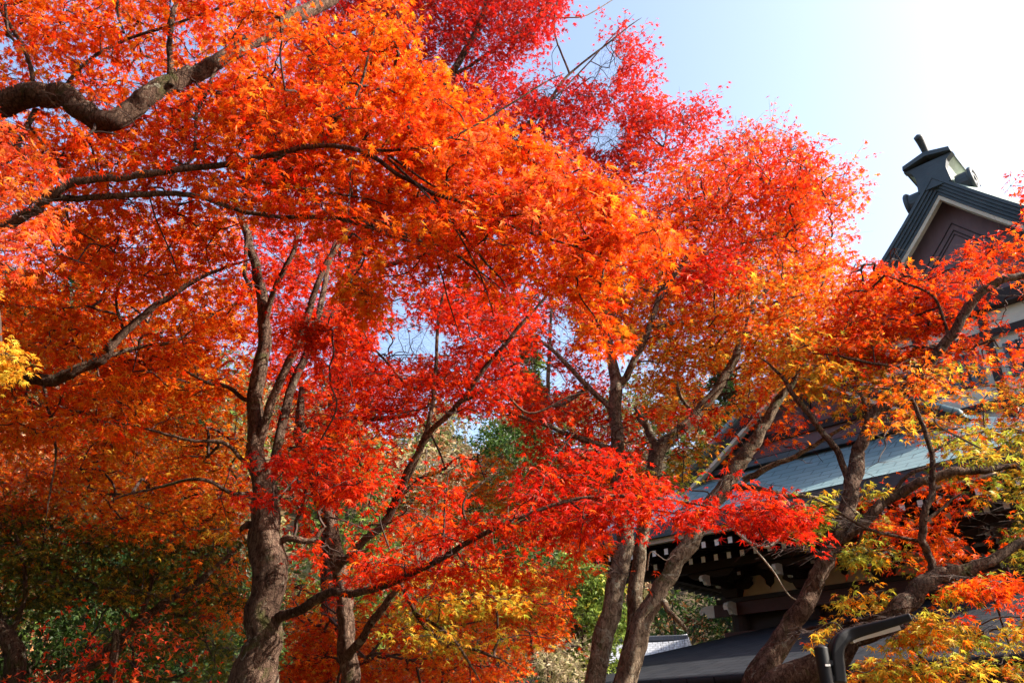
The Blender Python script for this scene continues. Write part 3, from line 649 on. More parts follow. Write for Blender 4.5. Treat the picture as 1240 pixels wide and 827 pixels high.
for s_ in (-1, 1):
    m = MB(); t_ = np.linspace(0, 4.2*math.pi, 60); r_ = .36*(1-t_/(4.6*math.pi)) + .03
    P_ = np.stack([aU+s_*(.90+0*t_), aC+.55+r_*np.cos(t_), 16.28+r_*np.sin(t_)], 1); V, F, cap = tube(P_, np.linspace(.085, .04, 60), 8); m.add(V, [tuple(f) for f in F], 0, True)
    n = 18; m.prism([(aC+.55+.33*math.cos(2*math.pi*i/n), 16.28+.33*math.sin(2*math.pi*i/n)) for i in range(n)], min(aU+s_*.5, aU+s_*.88), max(aU+s_*.5, aU+s_*.88), axis='x')
    m.build('ridge_scroll', M['edge'], rd)

# ---------------------------------------------------------------- small tiled roof far off between the trunks
dY = 30; pL = at(742, 800, dY); pR = at(823, 802, dY)
root = tag(empty('tiled_outbuilding', ((pL[0]+pR[0])/2-.4, dY+2, 0), R(-14)), 'small grey tiled roof with white rafter tips far off between the trunks', 'outbuilding')
Bd = Building.__new__(Building); Bd.root = root; Bd.off = (0, 0, 0); zE = pL[2]-.1
def dr(q, t): x = -2.6+5.2*q; return (x*(1-.12*t), -1.6+1.9*t, zE+1.0*t+.10*abs(2*q-1)**4), (x, t*2.1)
Bd.sheet(dr, 20, 8, 'roof_slope', M['tile'], thick=.14)
def dr2(q, t): x = -2.6+5.2*q; return (x*(1-.12*t), 2.2-1.9*t, zE+1.0*t+.10*abs(2*q-1)**4), (x, t*2.1)
Bd.sheet(dr2, 20, 8, 'roof_slope', M['tile'], thick=.14)
m = MB(); m.box(-2.3, 2.3, .18, .42, zE+.98, zE+1.17); Bd.part(m, 'ridge', M['tile'], bevel=.03)
m = MB(); m.box(-1.9, 1.9, -1.0, 1.6, 0, zE+.1); Bd.part(m, 'wall', M['plaster'])
m = MB(); m.box(-2.0, 2.0, -1.1, -1.003, zE-.55, zE-.22); Bd.part(m, 'beam', M['wood'])
for k in range(14):
    x = -2.4+k*.37; m = MB(); m.box(x-.06, x+.06, -1.5, -1.0, zE-.20, zE-.08, 0, {2: 1}); Bd.part(m, 'rafter', [M['wood'], M['white']])
m = MB(); m.prism([(-2.1, zE+.2), (-1.45, zE+1.55), (-.8, zE+.2)], -1.35, -1.25); Bd.part(m, 'gable_panel', M['wood_red'])

# ---------------------------------------------------------------- lamp post
lY = 5.2; pb = at(1000, 806, lY); k = mpp(1000, 806, lY)
root = tag(empty('lamp_post', (pb[0], pb[1], 0)), 'black street lamp with bent arm and milky underside strip at the bottom right', 'street lamp')
p_top = at(994, 784, lY); p_bot = np.array([pb[0]+.03, lY, 0.0])
V, F, cap = tube(np.array([p_bot, p_bot*.5+p_top*.5, p_top-(0, 0, .004), p_top]), [.044, .043, .042, .041], 20)
m = MB(); m.add(V, [tuple(f) for f in F]+[tuple(f[:3]) for f in cap], 0, True); m.build('post', M['black'], root, local=False)
m = MB(); q = at(1003, 805, lY-.052); m.box(q[0]-.018, q[0]+.012, q[1]-.004, q[1]+.002, q[2]-.006, q[2]+.006); m.build('sticker', M['white'], root, local=False)
arm = [at(1016, 826, lY), at(1014, 806, lY), at(1013, 788, lY), at(1019, 774, lY), at(1034, 766.5, lY), at(1070, 756.5, lY-.08), at(1103, 746.5, lY-.15)]
C_ = spline(arm, 6); T, N_, B_ = frames(C_); m = MB(); sec = [(.5, .35), (.35, .5), (-.35, .5), (-.5, .35), (-.5, -.35), (-.35, -.5), (.35, -.5), (.5, -.35)]; V = []
for i_, p in enumerate(C_):
    f_ = i_/(len(C_)-1); wv = .078 if f_ < .6 else .078-.032*(f_-.6)/.4; vert = np.cross(T[i_], np.array([0, 1, 0])); vert /= np.linalg.norm(vert); hz = np.cross(vert, T[i_])
    for a, b in sec: V.append(p + vert*a*wv + hz*b*.075)
n = len(sec); Fm = [(i_*n+j, i_*n+(j+1) % n, (i_+1)*n+(j+1) % n, (i_+1)*n+j) for i_ in range(len(C_)-1) for j in range(n)] + [tuple(range(n)), tuple(range(len(V)-n, len(V)))]
m.add(V, Fm); m.build('arm', M['black'], root, bevel=.006, local=False)
m = MB(); V = []
for i_, p in enumerate(C_[22:34]):
    t_ = T[22+i_]; vert = np.cross(t_, np.array([0, 1, 0])); vert /= np.linalg.norm(vert); vert *= -1 if vert[2] > 0 else 1; hz = np.cross(vert, t_)
    for a, b in ((.026, -.029), (.026, .029), (.050, .024), (.050, -.024)): V.append(p + vert*a + hz*b)
    if i_ == 11: L_ = 12
Fm = [(i_*4+j, i_*4+(j+1) % 4, (i_+1)*4+(j+1) % 4, (i_+1)*4+j) for i_ in range(L_-1) for j in range(4)] + [(0, 1, 2, 3), tuple(range(len(V)-4, len(V)))]
m.add(V, Fm); m.build('lamp_cover', M['diffuser'], root, local=False)
m = MB(); a_, b_ = at(999, 795, lY), at(1012, 795, lY); m.box(a_[0], b_[0], lY-.03, lY+.03, a_[2]-.05, a_[2]-.02); a_, b_ = at(1002, 818, lY), at(1014, 818, lY); m.box(a_[0], b_[0], lY-.03, lY+.03, a_[2]-.03, a_[2]); m.build('bracket', M['black'], root, local=False)

# ================================================================ BACKGROUND TREES
def leaf_cloud(name, C, rad, per, size, pal, parent, kind=3, squash=.7, m='bgleaf'):
    C = np.asarray(C); n = len(C); k = np.repeat(np.arange(n), per); q = rng.normal(0, 1, (n*per, 3)); q /= np.linalg.norm(q, axis=1)[:, None]
    r = rng.uniform(.2, 1, n*per)**.5; P = C[k] + q*r[:, None]*np.asarray(rad)[k][:, None]*np.array([1, 1, squash])
    D = q + rng.normal(0, .7, q.shape) + np.array([0, 0, -.2]); U = rng.normal(0, .6, q.shape) + np.array([0, 0, 1])
    ch = pick(pal, n)[k]*.6 + pick(pal, n*per)*.4; ch = ch*rng.uniform(.8, 1.12, (n*per, 1))
    return leaf_mesh(name, P, D, U, size*rng.uniform(.6, 1.2, n*per), np.clip(ch, 0, .9), kind, M[m], parent)
def far_tree(name, label, cat, px, top_py, Y, width_px, pal, nclump=90, per=60, leaf=.22, shape='round', group=None, bottom=.22):
    p = at(px, top_py, Y); k = mpp(px, top_py, Y); z0 = float(hill(p[0], Y)); H = max(p[2]-z0, 1.0); Wm = width_px*k/2
    root = tag(empty(name, (p[0], Y, z0)), label, cat, group)
    C = []; rad = []
    for q in range(nclump):
        h = rng.uniform(bottom, 1)
        if shape == 'cone': w = Wm*(1-h)**.8*1.1 + .12; cr = .45*Wm*(1.15-h)+.15
        else: w = Wm*math.sqrt(max(0.02, 1-((h-.55)/.5)**2)); cr = Wm*.30+.1
        a = rng.uniform(0, 6.28); r = w*math.sqrt(rng.uniform(.15, 1)); C.append((p[0]+r*math.cos(a), Y+r*math.sin(a), z0+H*h-cr*.5)); rad.append(cr)
    bx = np.array([p[0], Y, z0-.2])
    path = spline([bx, bx+(rng.normal(0, .1), 0, H*.4), bx+(rng.normal(0, .15), .1, H*.95)], 6); V, F, cap = tube(path, np.linspace(.05+.022*H, .03, len(path)), 9, .1)
    m = MB(); m.add(V, [tuple(f) for f in F]+[tuple(f[:3]) for f in cap], 0, True)
    for c in C[::4]:
        t = rng.uniform(.25, .85); s0 = path[int(t*(len(path)-1))]; V, F, _ = tube(spline([s0, (s0+np.array(c))/2+(0, 0, -.15*Wm), c], 3), np.linspace(.012*H*(1-t)+.02, .012, 7), 5, cap=False); m.add(V, [tuple(f) for f in F], 0, True)
    m.build('trunk', M['bark'], root, local=False)
    leaf_cloud('crown', C, rad, per, leaf, pal, root)
    return root
G_ = 'trees of the far slope'
far_tree('conifer_tree', 'dark conifer showing beyond the hall, just left of its small gable', 'conifer', 872, 418, 34, 120, 'pine', 130, 70, .24, 'cone')
far_tree('conifer_tree', 'green conifer in the sky gap left of the middle trunks', 'conifer', 642, 405, 40, 110, {'pine': 2, 'sage': 1}, 130, 60, .28, 'cone')
far_tree('conifer_tree', 'tall dark conifer behind the leftmost sky gap', 'conifer', 118, 268, 27, 190, 'pine', 170, 70, .22, 'cone')
far_tree('conifer_tree', 'dark conifer at the left edge behind the shaded orange leaves', 'conifer', 30, 330, 30, 170, 'pine', 150, 70, .24, 'cone')
far_tree('conifer_tree', 'dark conifer low behind the left trunk', 'conifer', 235, 420, 32, 170, 'pine', 150, 70, .24, 'cone')
far_tree('broadleaf_tree', 'rounded dark green tree on the slope left of the central branches', 'tree', 605, 512, 31, 90, {'green': 2, 'pine': 1}, 60, 60, .22)
far_tree('broadleaf_tree', 'olive green tree on the slope right beside the main left trunk', 'tree', 430, 560, 26, 130, {'sage': 2, 'green': 1}, 80, 60, .2)
far_tree('broadleaf_tree', 'greyish brown half-bare tree on the slope under the sky gap', 'tree', 520, 520, 36, 120, {'tan': 2, 'brown': 1}, 60, 40, .2)
far_tree('broadleaf_tree', 'rusty brown tree at the left edge below the grey bough', 'tree', 25, 500, 20, 200, {'rust': 2, 'brown': 1}, 90, 70, .16)
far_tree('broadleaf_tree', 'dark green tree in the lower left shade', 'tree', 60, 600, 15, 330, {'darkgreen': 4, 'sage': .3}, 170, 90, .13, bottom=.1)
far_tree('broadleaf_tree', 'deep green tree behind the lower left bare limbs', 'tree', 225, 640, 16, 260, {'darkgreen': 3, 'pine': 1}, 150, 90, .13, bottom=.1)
far_tree('clipped_conifer', 'bright yellow-green conifer bush left of the twin trunks', 'conifer', 706, 672, 15.5, 96, {'sage': 3, 'lime': .5}, 120, 90, .10, 'round', bottom=.08)
far_tree('shrub', 'tan dry shrub with small leaves at the bottom centre', 'shrub', 672, 768, 13, 130, {'tan': 3, 'sage': .6}, 70, 70, .085, bottom=.05)
far_tree('hedge_shrub', 'dark green hedge under the hall eave behind the twin trunks', 'shrub', 815, 712, 35, 170, {'pine': 2, 'green': 1}, 70, 70, .14, bottom=.05)
far_tree('maple_tree', 'small pinkish red maple low in the bottom left shade', 'maple tree', 165, 715, 7.9, 230, {'red': 2, 'pink': 1}, 36, 34, .06, bottom=.5)
# dry grass tuft by the lower roof
p = at(850, 800, 21.2); root = tag(empty('dry_grass_tuft', (p[0], 21.2, 0)), 'straw coloured dry grass clump beside the dark grey roof', 'grass clump')
P0 = []; D0 = []
n = 420; bx = rng.uniform(-1.0, 1.0, n); V = []; hgt = at(850, 752, 21.2)[2]
for a in bx:
    y = rng.uniform(-.5, .5); lean = rng.normal(.1, .22); z1 = hgt*rng.uniform(.86, 1.02); V += [(p[0]+a-.012, 21.2+y, 0), (p[0]+a+.012, 21.2+y, 0), (p[0]+a+lean, 21.2+y+rng.normal(0, .2), z1)]
link('blades', mesh_np('blades', np.array(V), np.arange(3*n).reshape(-1, 3)), M['deadwood'], root)
# far wood
C = []; rad = []
for q in range(420):
    x = rng.uniform(-62, 55); y = rng.uniform(36, 92); h = rng.uniform(4, 8.5); z = float(hill(x, y)); w = rng.uniform(1.4, 2.6)
    for _ in range(5): a = rng.uniform(0, 6.28); C.append((x+w*.6*math.cos(a), y+w*.6*math.sin(a), z+h*rng.uniform(.35, .95))); rad.append(w*.75)
for q in range(150):        # trees added left of and behind the viewpoint, mostly unseen, to cut sky fill
    if q < 80: x, y = rng.uniform(-46, -15), rng.uniform(-30, 34)
    else: x, y = rng.uniform(-46, 14), rng.uniform(-42, -13)
    if x > -18 and y > 8: continue
    h = rng.uniform(9, 15); z = float(hill(x, y)); w = rng.uniform(2.4, 3.6)
    for _ in range(6): a = rng.uniform(0, 6.28); C.append((x+w*.6*math.cos(a), y+w*.6*math.sin(a), z+h*rng.uniform(.25, .95))); rad.append(w*.75)
for q in range(90):         # more unseen trees added behind and right of the viewpoint to cut sky fill
    x, y = rng.uniform(14, 52), rng.uniform(-55, -16); h = rng.uniform(8, 12); z = float(hill(x, y)); w = rng.uniform(2.4, 3.6)
    for _ in range(6): a = rng.uniform(0, 6.28); C.append((x+w*.6*math.cos(a), y+w*.6*math.sin(a), z+h*rng.uniform(.25, .95))); rad.append(w*.75)
C = np.array(C); sel = rng.permutation(len(C)); s1, s2, s3 = np.array_split(sel, 3)
rad = np.array(rad)
o = leaf_cloud('hillside_wood_and_sky_blockers', C, rad, 46, .55, {'brown': 1.4, 'tan': .5, 'pine': 2.6, 'sage': 1.2, 'rust': .5}, None); tag(o, 'far mixed wood on the slope behind the maples, plus unseen trees added to cut sky light', 'wood', kind='stuff')
# tall unseen evergreens added left of and behind the viewpoint to block sky light
C = []; rad = []
for q in range(70):
    az = R(rng.uniform(152, 292)); d = rng.uniform(13, 24); x, y = d*math.sin(az), d*math.cos(az); z = float(hill(x, y)); h = rng.uniform(15, 21); w = rng.uniform(2.0, 2.8)
    for f_ in np.linspace(.2, .97, 9): a = rng.uniform(0, 6.28); C.append((x+.3*w*math.cos(a), y+.3*w*math.sin(a), z+h*f_)); rad.append(w*(1.15-f_*.7))
o = leaf_cloud('sky_blocking_evergreens', C, np.array(rad), 60, .5, 'pine', None); tag(o, 'unseen tall evergreens added to block sky light', 'wood', kind='stuff')

# ================================================================ MAPLES
GAPS += [
 [(772,655),(800,652),(850,648),(905,655),(985,655),(1010,690),(990,745),(905,770),(845,750),(800,790),(788,760),(800,700)],
 [(885,570),(930,545),(985,530),(1050,528),(1085,520),(1125,540),(1120,565),(1065,580),(985,596),(900,585)],
 [(440,432),(468,402),(512,394),(545,412),(528,428),(488,438)], [(464,384),(476,356),(496,358),(490,376)],
 [(545,508),(600,500),(634,520),(628,548),(565,545),(505,552),(482,540)],
 [(628,428),(658,424),(668,448),(692,452),(690,464),(660,476),(634,450)], [(668,388),(690,378),(698,408),(676,420)],
 [(852,452),(893,442),(896,474),(880,500),(856,492)],
 [(76,334),(96,334),(94,364),(80,360)], [(148,238),(166,236),(164,258),(150,256)],
 [(692,66),(730,42),(758,68),(742,104),(712,100),(700,84)], [(706,160),(752,142),(756,176),(724,190)],
 [(640,110),(668,96),(690,120),(664,124)], [(790,160),(806,150),(812,172),(796,180)],
 [(1044,300),(1082,330),(1100,318),(1156,304),(1188,282),(1232,268),(1228,235),(1190,205),(1150,160),(1095,158),(1050,250)],
 [(700,692),(748,686),(742,760),(704,800),(690,740)], [(640,790),(700,770),(708,827),(650,827)],
 [(990,778),(1016,762),(1106,738),(1110,750),(1036,778),(1020,827),(988,827)],
 [(788,802),(900,768),(952,757),(935,800),(912,827),(780,827)], [(1182,742),(1206,738),(1212,772),(1190,778)],
 [(300,610),(342,610),(348,700),(352,760),(340,827),(285,827),(300,720)], [(742,660),(768,640),(760,720),(738,827),(710,827)], [(738,770),(760,765),(758,827),(738,827)], [(790,740),(850,640),(862,640),(800,740),(780,827),(760,827)],
 [(1200,346),(1242,338),(1242,392),(1206,390)], [(832,592),(892,565),(902,592),(850,604)], [(1192,412),(1222,410),(1226,428),(1196,430)],
 [(935,810),(985,720),(1010,680),(1020,690),(990,760),(950,827)], [(1150,640),(1195,600),(1235,600),(1230,640),(1180,664)], [(1096,600),(1132,594),(1136,618),(1098,624)],
]
# --- near maple, trunk left of the picture, its boughs and orange sprays hang across the top
maple('nearest maple, its thick dark bough and bright orange sprays crossing the top left',
 [[(-150,700,5.0,44),(-130,500,5.0,42),(-100,320,5.0,38),(-70,190,4.95,30),(-30,135,4.9,22),(0,128,4.85,20),(38,119,4.8,19),(72,117,4.8,18),(100,134,4.8,17),(130,147,4.8,16),(160,130,4.8,15),(190,108,4.8,14),(230,90,4.9,13),(268,74,4.9,12),(310,48,5.0,11),(350,25,5.1,11),(388,6,5.2,10),(440,-24,5.3,9)]],
 [[(207,104,4.8,7),(206,80,4.8,7),(205,55,4.8,6),(212,10,4.8,5)],
  [(-100,340,4.95,16),(-40,296,4.7,13),(28,264,4.6,11),(60,238,4.5,10),(90,220,4.5,8.5),(140,216,4.5,7.5),(210,207,4.5,7),(300,194,4.5,6),(350,183,4.45,5.5),(390,177,4.45,5),(440,183,4.4,5),(480,210,4.4,4.5),(520,232,4.4,4.2),(570,250,4.35,3.5),(620,275,4.3,3),(700,300,4.3,2)],
  [(390,178,4.45,4),(405,148,4.4,3.6),(425,125,4.4,3.2),(438,100,4.4,2.8),(450,50,4.4,2)],
  [(440,183,4.4,3.5),(500,180,4.4,3),(550,165,4.4,2.6),(612,130,4.4,2),(660,100,4.4,1.5)],
  [(60,240,4.55,8),(100,240,4.6,6.5),(160,236,4.6,6),(230,236,4.6,5.5),(280,252,4.6,5),(330,262,4.6,4.5),(420,265,4.5,4),(470,282,4.5,3.5),(520,300,4.5,2.5),(545,370,4.5,1.5)],
  [(262,84,4.85,4),(246,120,4.8,4),(238,140,4.8,3.5),(234,190,4.7,3),(215,205,4.6,3)],
  [(42,110,4.8,5),(36,78,4.8,4.5),(18,40,4.8,4),(-8,0,4.8,3)], [(78,106,4.8,4),(105,75,4.7,3.6),(148,50,4.7,3.2),(210,30,4.7,3),(290,2,4.7,2.4)],
  [(44,135,4.85,7),(28,160,4.8,6),(20,185,4.8,5),(0,200,4.8,4)], [(520,232,4.4,3),(590,320,4.4,2.6),(605,335,4.4,2)],
  [(360,260,4.55,3.4),(420,268,4.5,3),(480,288,4.45,2.6),(508,296,4.4,1.6)], [(400,262,4.5,3),(470,270,4.4,2.6),(535,300,4.4,2.2),(585,332,4.4,1.5)], [(470,192,4.4,2.6),(520,240,4.35,2.4),(552,278,4.35,2.2),(580,330,4.35,1.8),(592,362,4.35,1.2)],
  [(425,184,4.4,1.8),(424,225,4.35,1.6),(422,262,4.35,1)], [(470,188,4.4,2.6),(540,232,4.4,2.2),(610,236,4.4,1.5)], [(545,168,4.4,2),(600,175,4.4,1.6),(650,180,4.4,1)], [(463,178,4.4,2.2),(478,160,4.4,1.8),(490,152,4.4,1)], [(600,262,4.4,2.2),(640,260,4.35,1.8),(690,255,4.3,1.2)],
  [(150,40,4.7,2.8),(142,10,4.7,2.4),(150,-20,4.7,2)], [(350,183,4.45,3),(310,215,4.5,3),(380,230,4.5,2.4),(440,240,4.5,2)]],
 [([(-80,-60),(330,-60),(345,40),(420,30),(470,20),(505,80),(560,120),(560,230),(420,250),(300,250),(120,240),(-80,170)], (4.3,6.0), 1.6, {'orange':3,'redorange':3.4,'amber':1.4,'red':.5}),
  ([(268,20),(350,0),(352,58),(280,96)], (3.35,3.6), .7, {'orange':3,'redorange':1}, .7),
  ([(430,10),(480,0),(505,70),(560,110),(600,130),(560,170),(440,120)], (4.2,5.2), 1.0, {'amber':2,'orange':3}),
  ([(280,100),(560,120),(640,150),(720,215),(770,265),(830,290),(800,320),(700,315),(600,330),(470,290),(300,260)], (4.1,5.8), 2.3, {'orange':3.5,'redorange':3.4,'pink':.8,'amber':.8,'red':.6}),
  ([(560,160),(650,165),(720,215),(800,270),(820,295),(740,310),(650,290),(560,240)], (4.0,4.5), .9, {'orange':3,'pink':2}),
  ([(410,290),(470,290),(478,340),(455,395),(425,370)], (4.4,4.9), 1.6, {'orange':3,'amber':2}),
  ([(600,320),(740,310),(745,360),(735,425),(700,415),(690,370),(640,355)], (4.2,4.7), 1.5, {'orange':3,'amber':1.2,'redorange':1}),
  ([(480,290),(620,320),(640,360),(560,350),(500,330)], (4.4,5.2), 1.3, {'orange':2,'redorange':2}),
  ([(60,240),(290,250),(300,330),(240,360),(120,330),(50,300)], (5.0,6.4), .9, {'orange':2,'redorange':2,'amber':.7}),
  ([(-70,165),(20,150),(60,200),(78,270),(40,310),(-10,330),(-70,330)], (3.4,3.9), 1.7, {'pink':3,'orange':2}, .72),
  ([(-40,408),(6,410),(24,432),(22,456),(-40,460)], (3.4,3.6), 1.9, {'yellow':2,'amber':1}, .55, .5),
  ([(-40,340),(0,342),(2,366),(-40,370)], (3.4,3.6), 1.4, {'yellow':2,'amber':1}, .55, .5),
 ], .054, 7, seed=1)
# --- second maple left of the picture: grey bough and shaded orange layers
maple('shaded orange maple reaching in from the left edge on a crooked grey bough',
 [[(-230,800,6.6,34),(-200,650,6.6,32),(-150,520,6.5,26),(-90,470,6.4,16),(-30,456,6.3,11),(10,456,6.3,9.5),(55,461,6.3,9),(90,450,6.3,8),(122,434,6.3,7),(140,415,6.3,6.5),(165,388,6.3,5.5),(200,362,6.3,4.5),(245,335,6.3,3.2),(290,318,6.3,2.2)]],
 [[(122,434,6.3,4.5),(170,420,6.4,4),(215,412,6.4,3),(260,380,6.5,2)],[(52,462,6.3,3.6),(60,500,6.25,3),(68,545,6.2,2.4),(60,600,6.2,1.8)],[(150,402,6.3,3),(140,360,6.2,2.6),(150,320,6.2,2.2),(120,290,6.2,1.8)],[(200,362,6.3,3),(190,330,6.3,2.4),(210,290,6.3,2)]],
 [([(40,250),(280,262),(296,330),(290,400),(220,450),(150,520),(-60,540),(-60,330),(40,320)], (5.8,8.2), 1.9, {'orange':3,'amber':1.5,'redorange':1}),
  ([(0,265),(70,270),(75,330),(40,350),(0,330)], (6.5,8), 1.2, {'red':1,'pink':1}),
  ([(60,400),(300,350),(300,480),(200,520),(80,500)], (6.5,8.5), 1.2, {'amber':2,'orange':2})], .064, 5, seed=2)
# --- main left maple
maple('red maple with the thick sunlit-dappled trunk left of centre',
 [[(304,840,6.4,36),(318,770,6.4,27),(326,700,6.4,25),(322,640,6.45,23),(317,600,6.5,19),(309,545,6.55,13),(310,480,6.6,11.5),(319,405,6.6,10),(314,345,6.6,8),(300,290,6.6,6),(286,250,6.6,5),(276,200,6.6,3)]],
 [[(312,545,6.55,10),(335,470,6.5,8.5),(368,400,6.45,8),(386,340,6.4,6),(408,300,6.4,5),(440,250,6.4,3)],
  [(322,600,6.55,11),(338,530,6.7,10),(352,470,6.9,9),(370,430,7,8),(384,385,7,6.5),(396,330,7.1,5),(404,300,7.1,4)],
  [(318,400,6.6,7),(333,350,6.5,6),(352,310,6.4,5),(362,285,6.4,4)],
  [(322,748,6.4,15),(345,745,6.35,12),(365,735,6.2,10),(395,720,6.0,9),(450,714,5.8,7.5),(519,684,5.6,6),(575,652,5.5,5),(640,622,5.4,4.5),(700,604,5.4,4),(760,600,5.4,3.5),(830,608,5.4,3),(900,622,5.4,2.2)],
  [(306,600,6.5,6),(282,597,6.4,4.5),(240,580,6.3,3.6),(190,590,6.3,2.8),(150,600,6.3,2)],
  [(310,492,6.6,5),(276,470,6.6,4),(248,462,6.5,3),(210,440,6.5,2)], [(303,565,6.5,4.5),(270,536,6.5,3.8),(230,533,6.4,3.2),(165,516,6.4,2.2)],
  [(330,660,6.4,6),(352,652,6.4,7),(378,655,6.4,6),(390,640,6.4,4)], [(300,280,6.6,4),(296,330,6.5,4),(303,345,6.5,4)],
  [(640,622,5.4,3),(655,590,5.4,2.6),(668,560,5.4,2),(690,530,5.4,1.6)], [(575,652,5.5,3),(560,610,5.5,2.5),(590,580,5.5,1.8)], [(302,635,6.45,8),(297,637,6.4,6),(293,640,6.4,4)]],
 [([(285,270),(400,280),(430,340),(460,380),(440,440),(380,440),(330,460),(290,430),(285,340)], (6.0,8.0), 1.25, {'red':4,'crimson':1,'redorange':1}),
  ([(340,500),(470,500),(560,560),(560,650),(450,700),(360,690),(335,600)], (5.6,7.4), 1.15, {'red':3,'redorange':2,'crimson':1.5,'amber':.4}),
  ([(292,552),(350,552),(350,596),(300,600)], (4.9,5.1), 1.4, {'red':2,'crimson':2}, .95, .7), ([(335,378),(405,385),(400,442),(345,436)], (4.9,5.1), 1.2, {'red':2,'crimson':1}, .95, .7),
  ([(350,545),(450,545),(445,600),(350,600)], (5.4,6), 1.3, {'crimson':1,'red':3}),
  ([(560,640),(700,590),(705,650),(600,690),(450,725),(400,700),(450,670)], (5.2,6.2), 1.6, {'red':3,'redorange':1.5,'crimson':1.5,'amber':.3}),
  ([(640,560),(760,540),(800,590),(860,585),(985,598),(990,648),(900,652),(800,632),(760,655),(700,655),(620,640)], (5.0,5.9), 1.6, {'red':1,'crimson':5,'orange':.4}),
  ([(880,585),(960,598),(985,640),(940,655),(880,640)], (5.2,5.6), 1.0, {'red':1,'crimson':3}),
  ([(150,440),(290,440),(300,520),(290,640),(160,640),(90,580)], (6.6,9.0), 1.35, {'orange':2.5,'amber':3,'redorange':1,'yellow':1.6})], .052, 5, seed=3, show=.5)
# --- second trunk, just right of it
maple('slimmer maple right beside the thick left trunk, with long dark diagonal limbs',
 [[(424,840,7.6,15),(418,770,7.6,12.5),(413,705,7.6,12),(402,650,7.6,11.5),(388,605,7.6,11),(374,562,7.6,9),(362,520,7.6,7),(366,470,7.7,5)]],
 [[(420,800,7.6,10),(445,760,7.3,8.5),(470,726,7.2,7.5),(492,700,7.1,5),(520,670,7.1,3)],
  [(486,708,7.1,5),(508,748,7,4),(530,770,7,3.4),(585,790,6.9,3),(610,800,6.9,2)], [(505,742,7,3),(545,770,6.9,3),(570,805,6.9,2.4)],
  [(404,690,7.5,10),(432,664,7.3,8.5),(470,622,7.1,8),(497,565,6.9,7.5),(516,530,6.8,6.5),(556,488,6.6,5.5),(592,440,6.5,5),(624,402,6.4,4),(664,356,6.3,2.6)],
  [(470,622,7.1,7),(505,552,7,6),(522,500,7,5),(528,440,7,4),(532,380,7,3),(545,330,7,2)], [(528,450,7,3),(500,470,7,3),(470,440,7,2.4),(440,410,7,2)],
  [(556,488,6.6,3.4),(600,470,6.6,3),(640,500,6.6,2.4),(690,480,6.6,2)], [(445,540,8.5,5),(420,510,8.5,6),(470,507,8.5,5.5),(495,503,8.5,4)]],
 [([(420,430),(480,440),(540,430),(600,380),(650,390),(650,450),(600,500),(540,500),(480,505),(420,500)], (6.2,8.0), 1.55, {'red':3,'crimson':3,'redorange':.8}),
  ([(400,380),(460,390),(440,440),(400,430)], (6.5,8), 1.5, 'red'), ([(490,340),(620,340),(660,390),(600,400),(540,395),(500,380)], (6.2,7.6), 1.5, {'red':3,'crimson':1}),
  ([(345,700),(450,720),(560,700),(640,690),(700,690),(690,760),(640,800),(560,850),(340,850)], (8.2,11), 1.5, {'orange':3,'redorange':3,'amber':2.4,'yellow':.5}),
  ([(500,690),(600,670),(660,690),(650,750),(560,790),(480,760)], (6.6,7.8), 1.3, {'yellow':1.6,'lime':2.4,'amber':1.5,'olive':1}),
  ([(560,700),(690,680),(700,790),(640,770),(600,740)], (7.0,8.0), .8, {'redorange':3,'pink':1}),
  ([(350,740),(440,740),(420,850),(345,850)], (8.5,10.5), 1.2, {'orange':2,'redorange':2}),
  ([(480,590),(620,540),(640,600),(560,640),(470,660)], (8.2,10), .9, {'orange':1.5,'amber':3,'lime':1,'olive':.6})], .050, 5, seed=4, cov=1.2, show=.65)
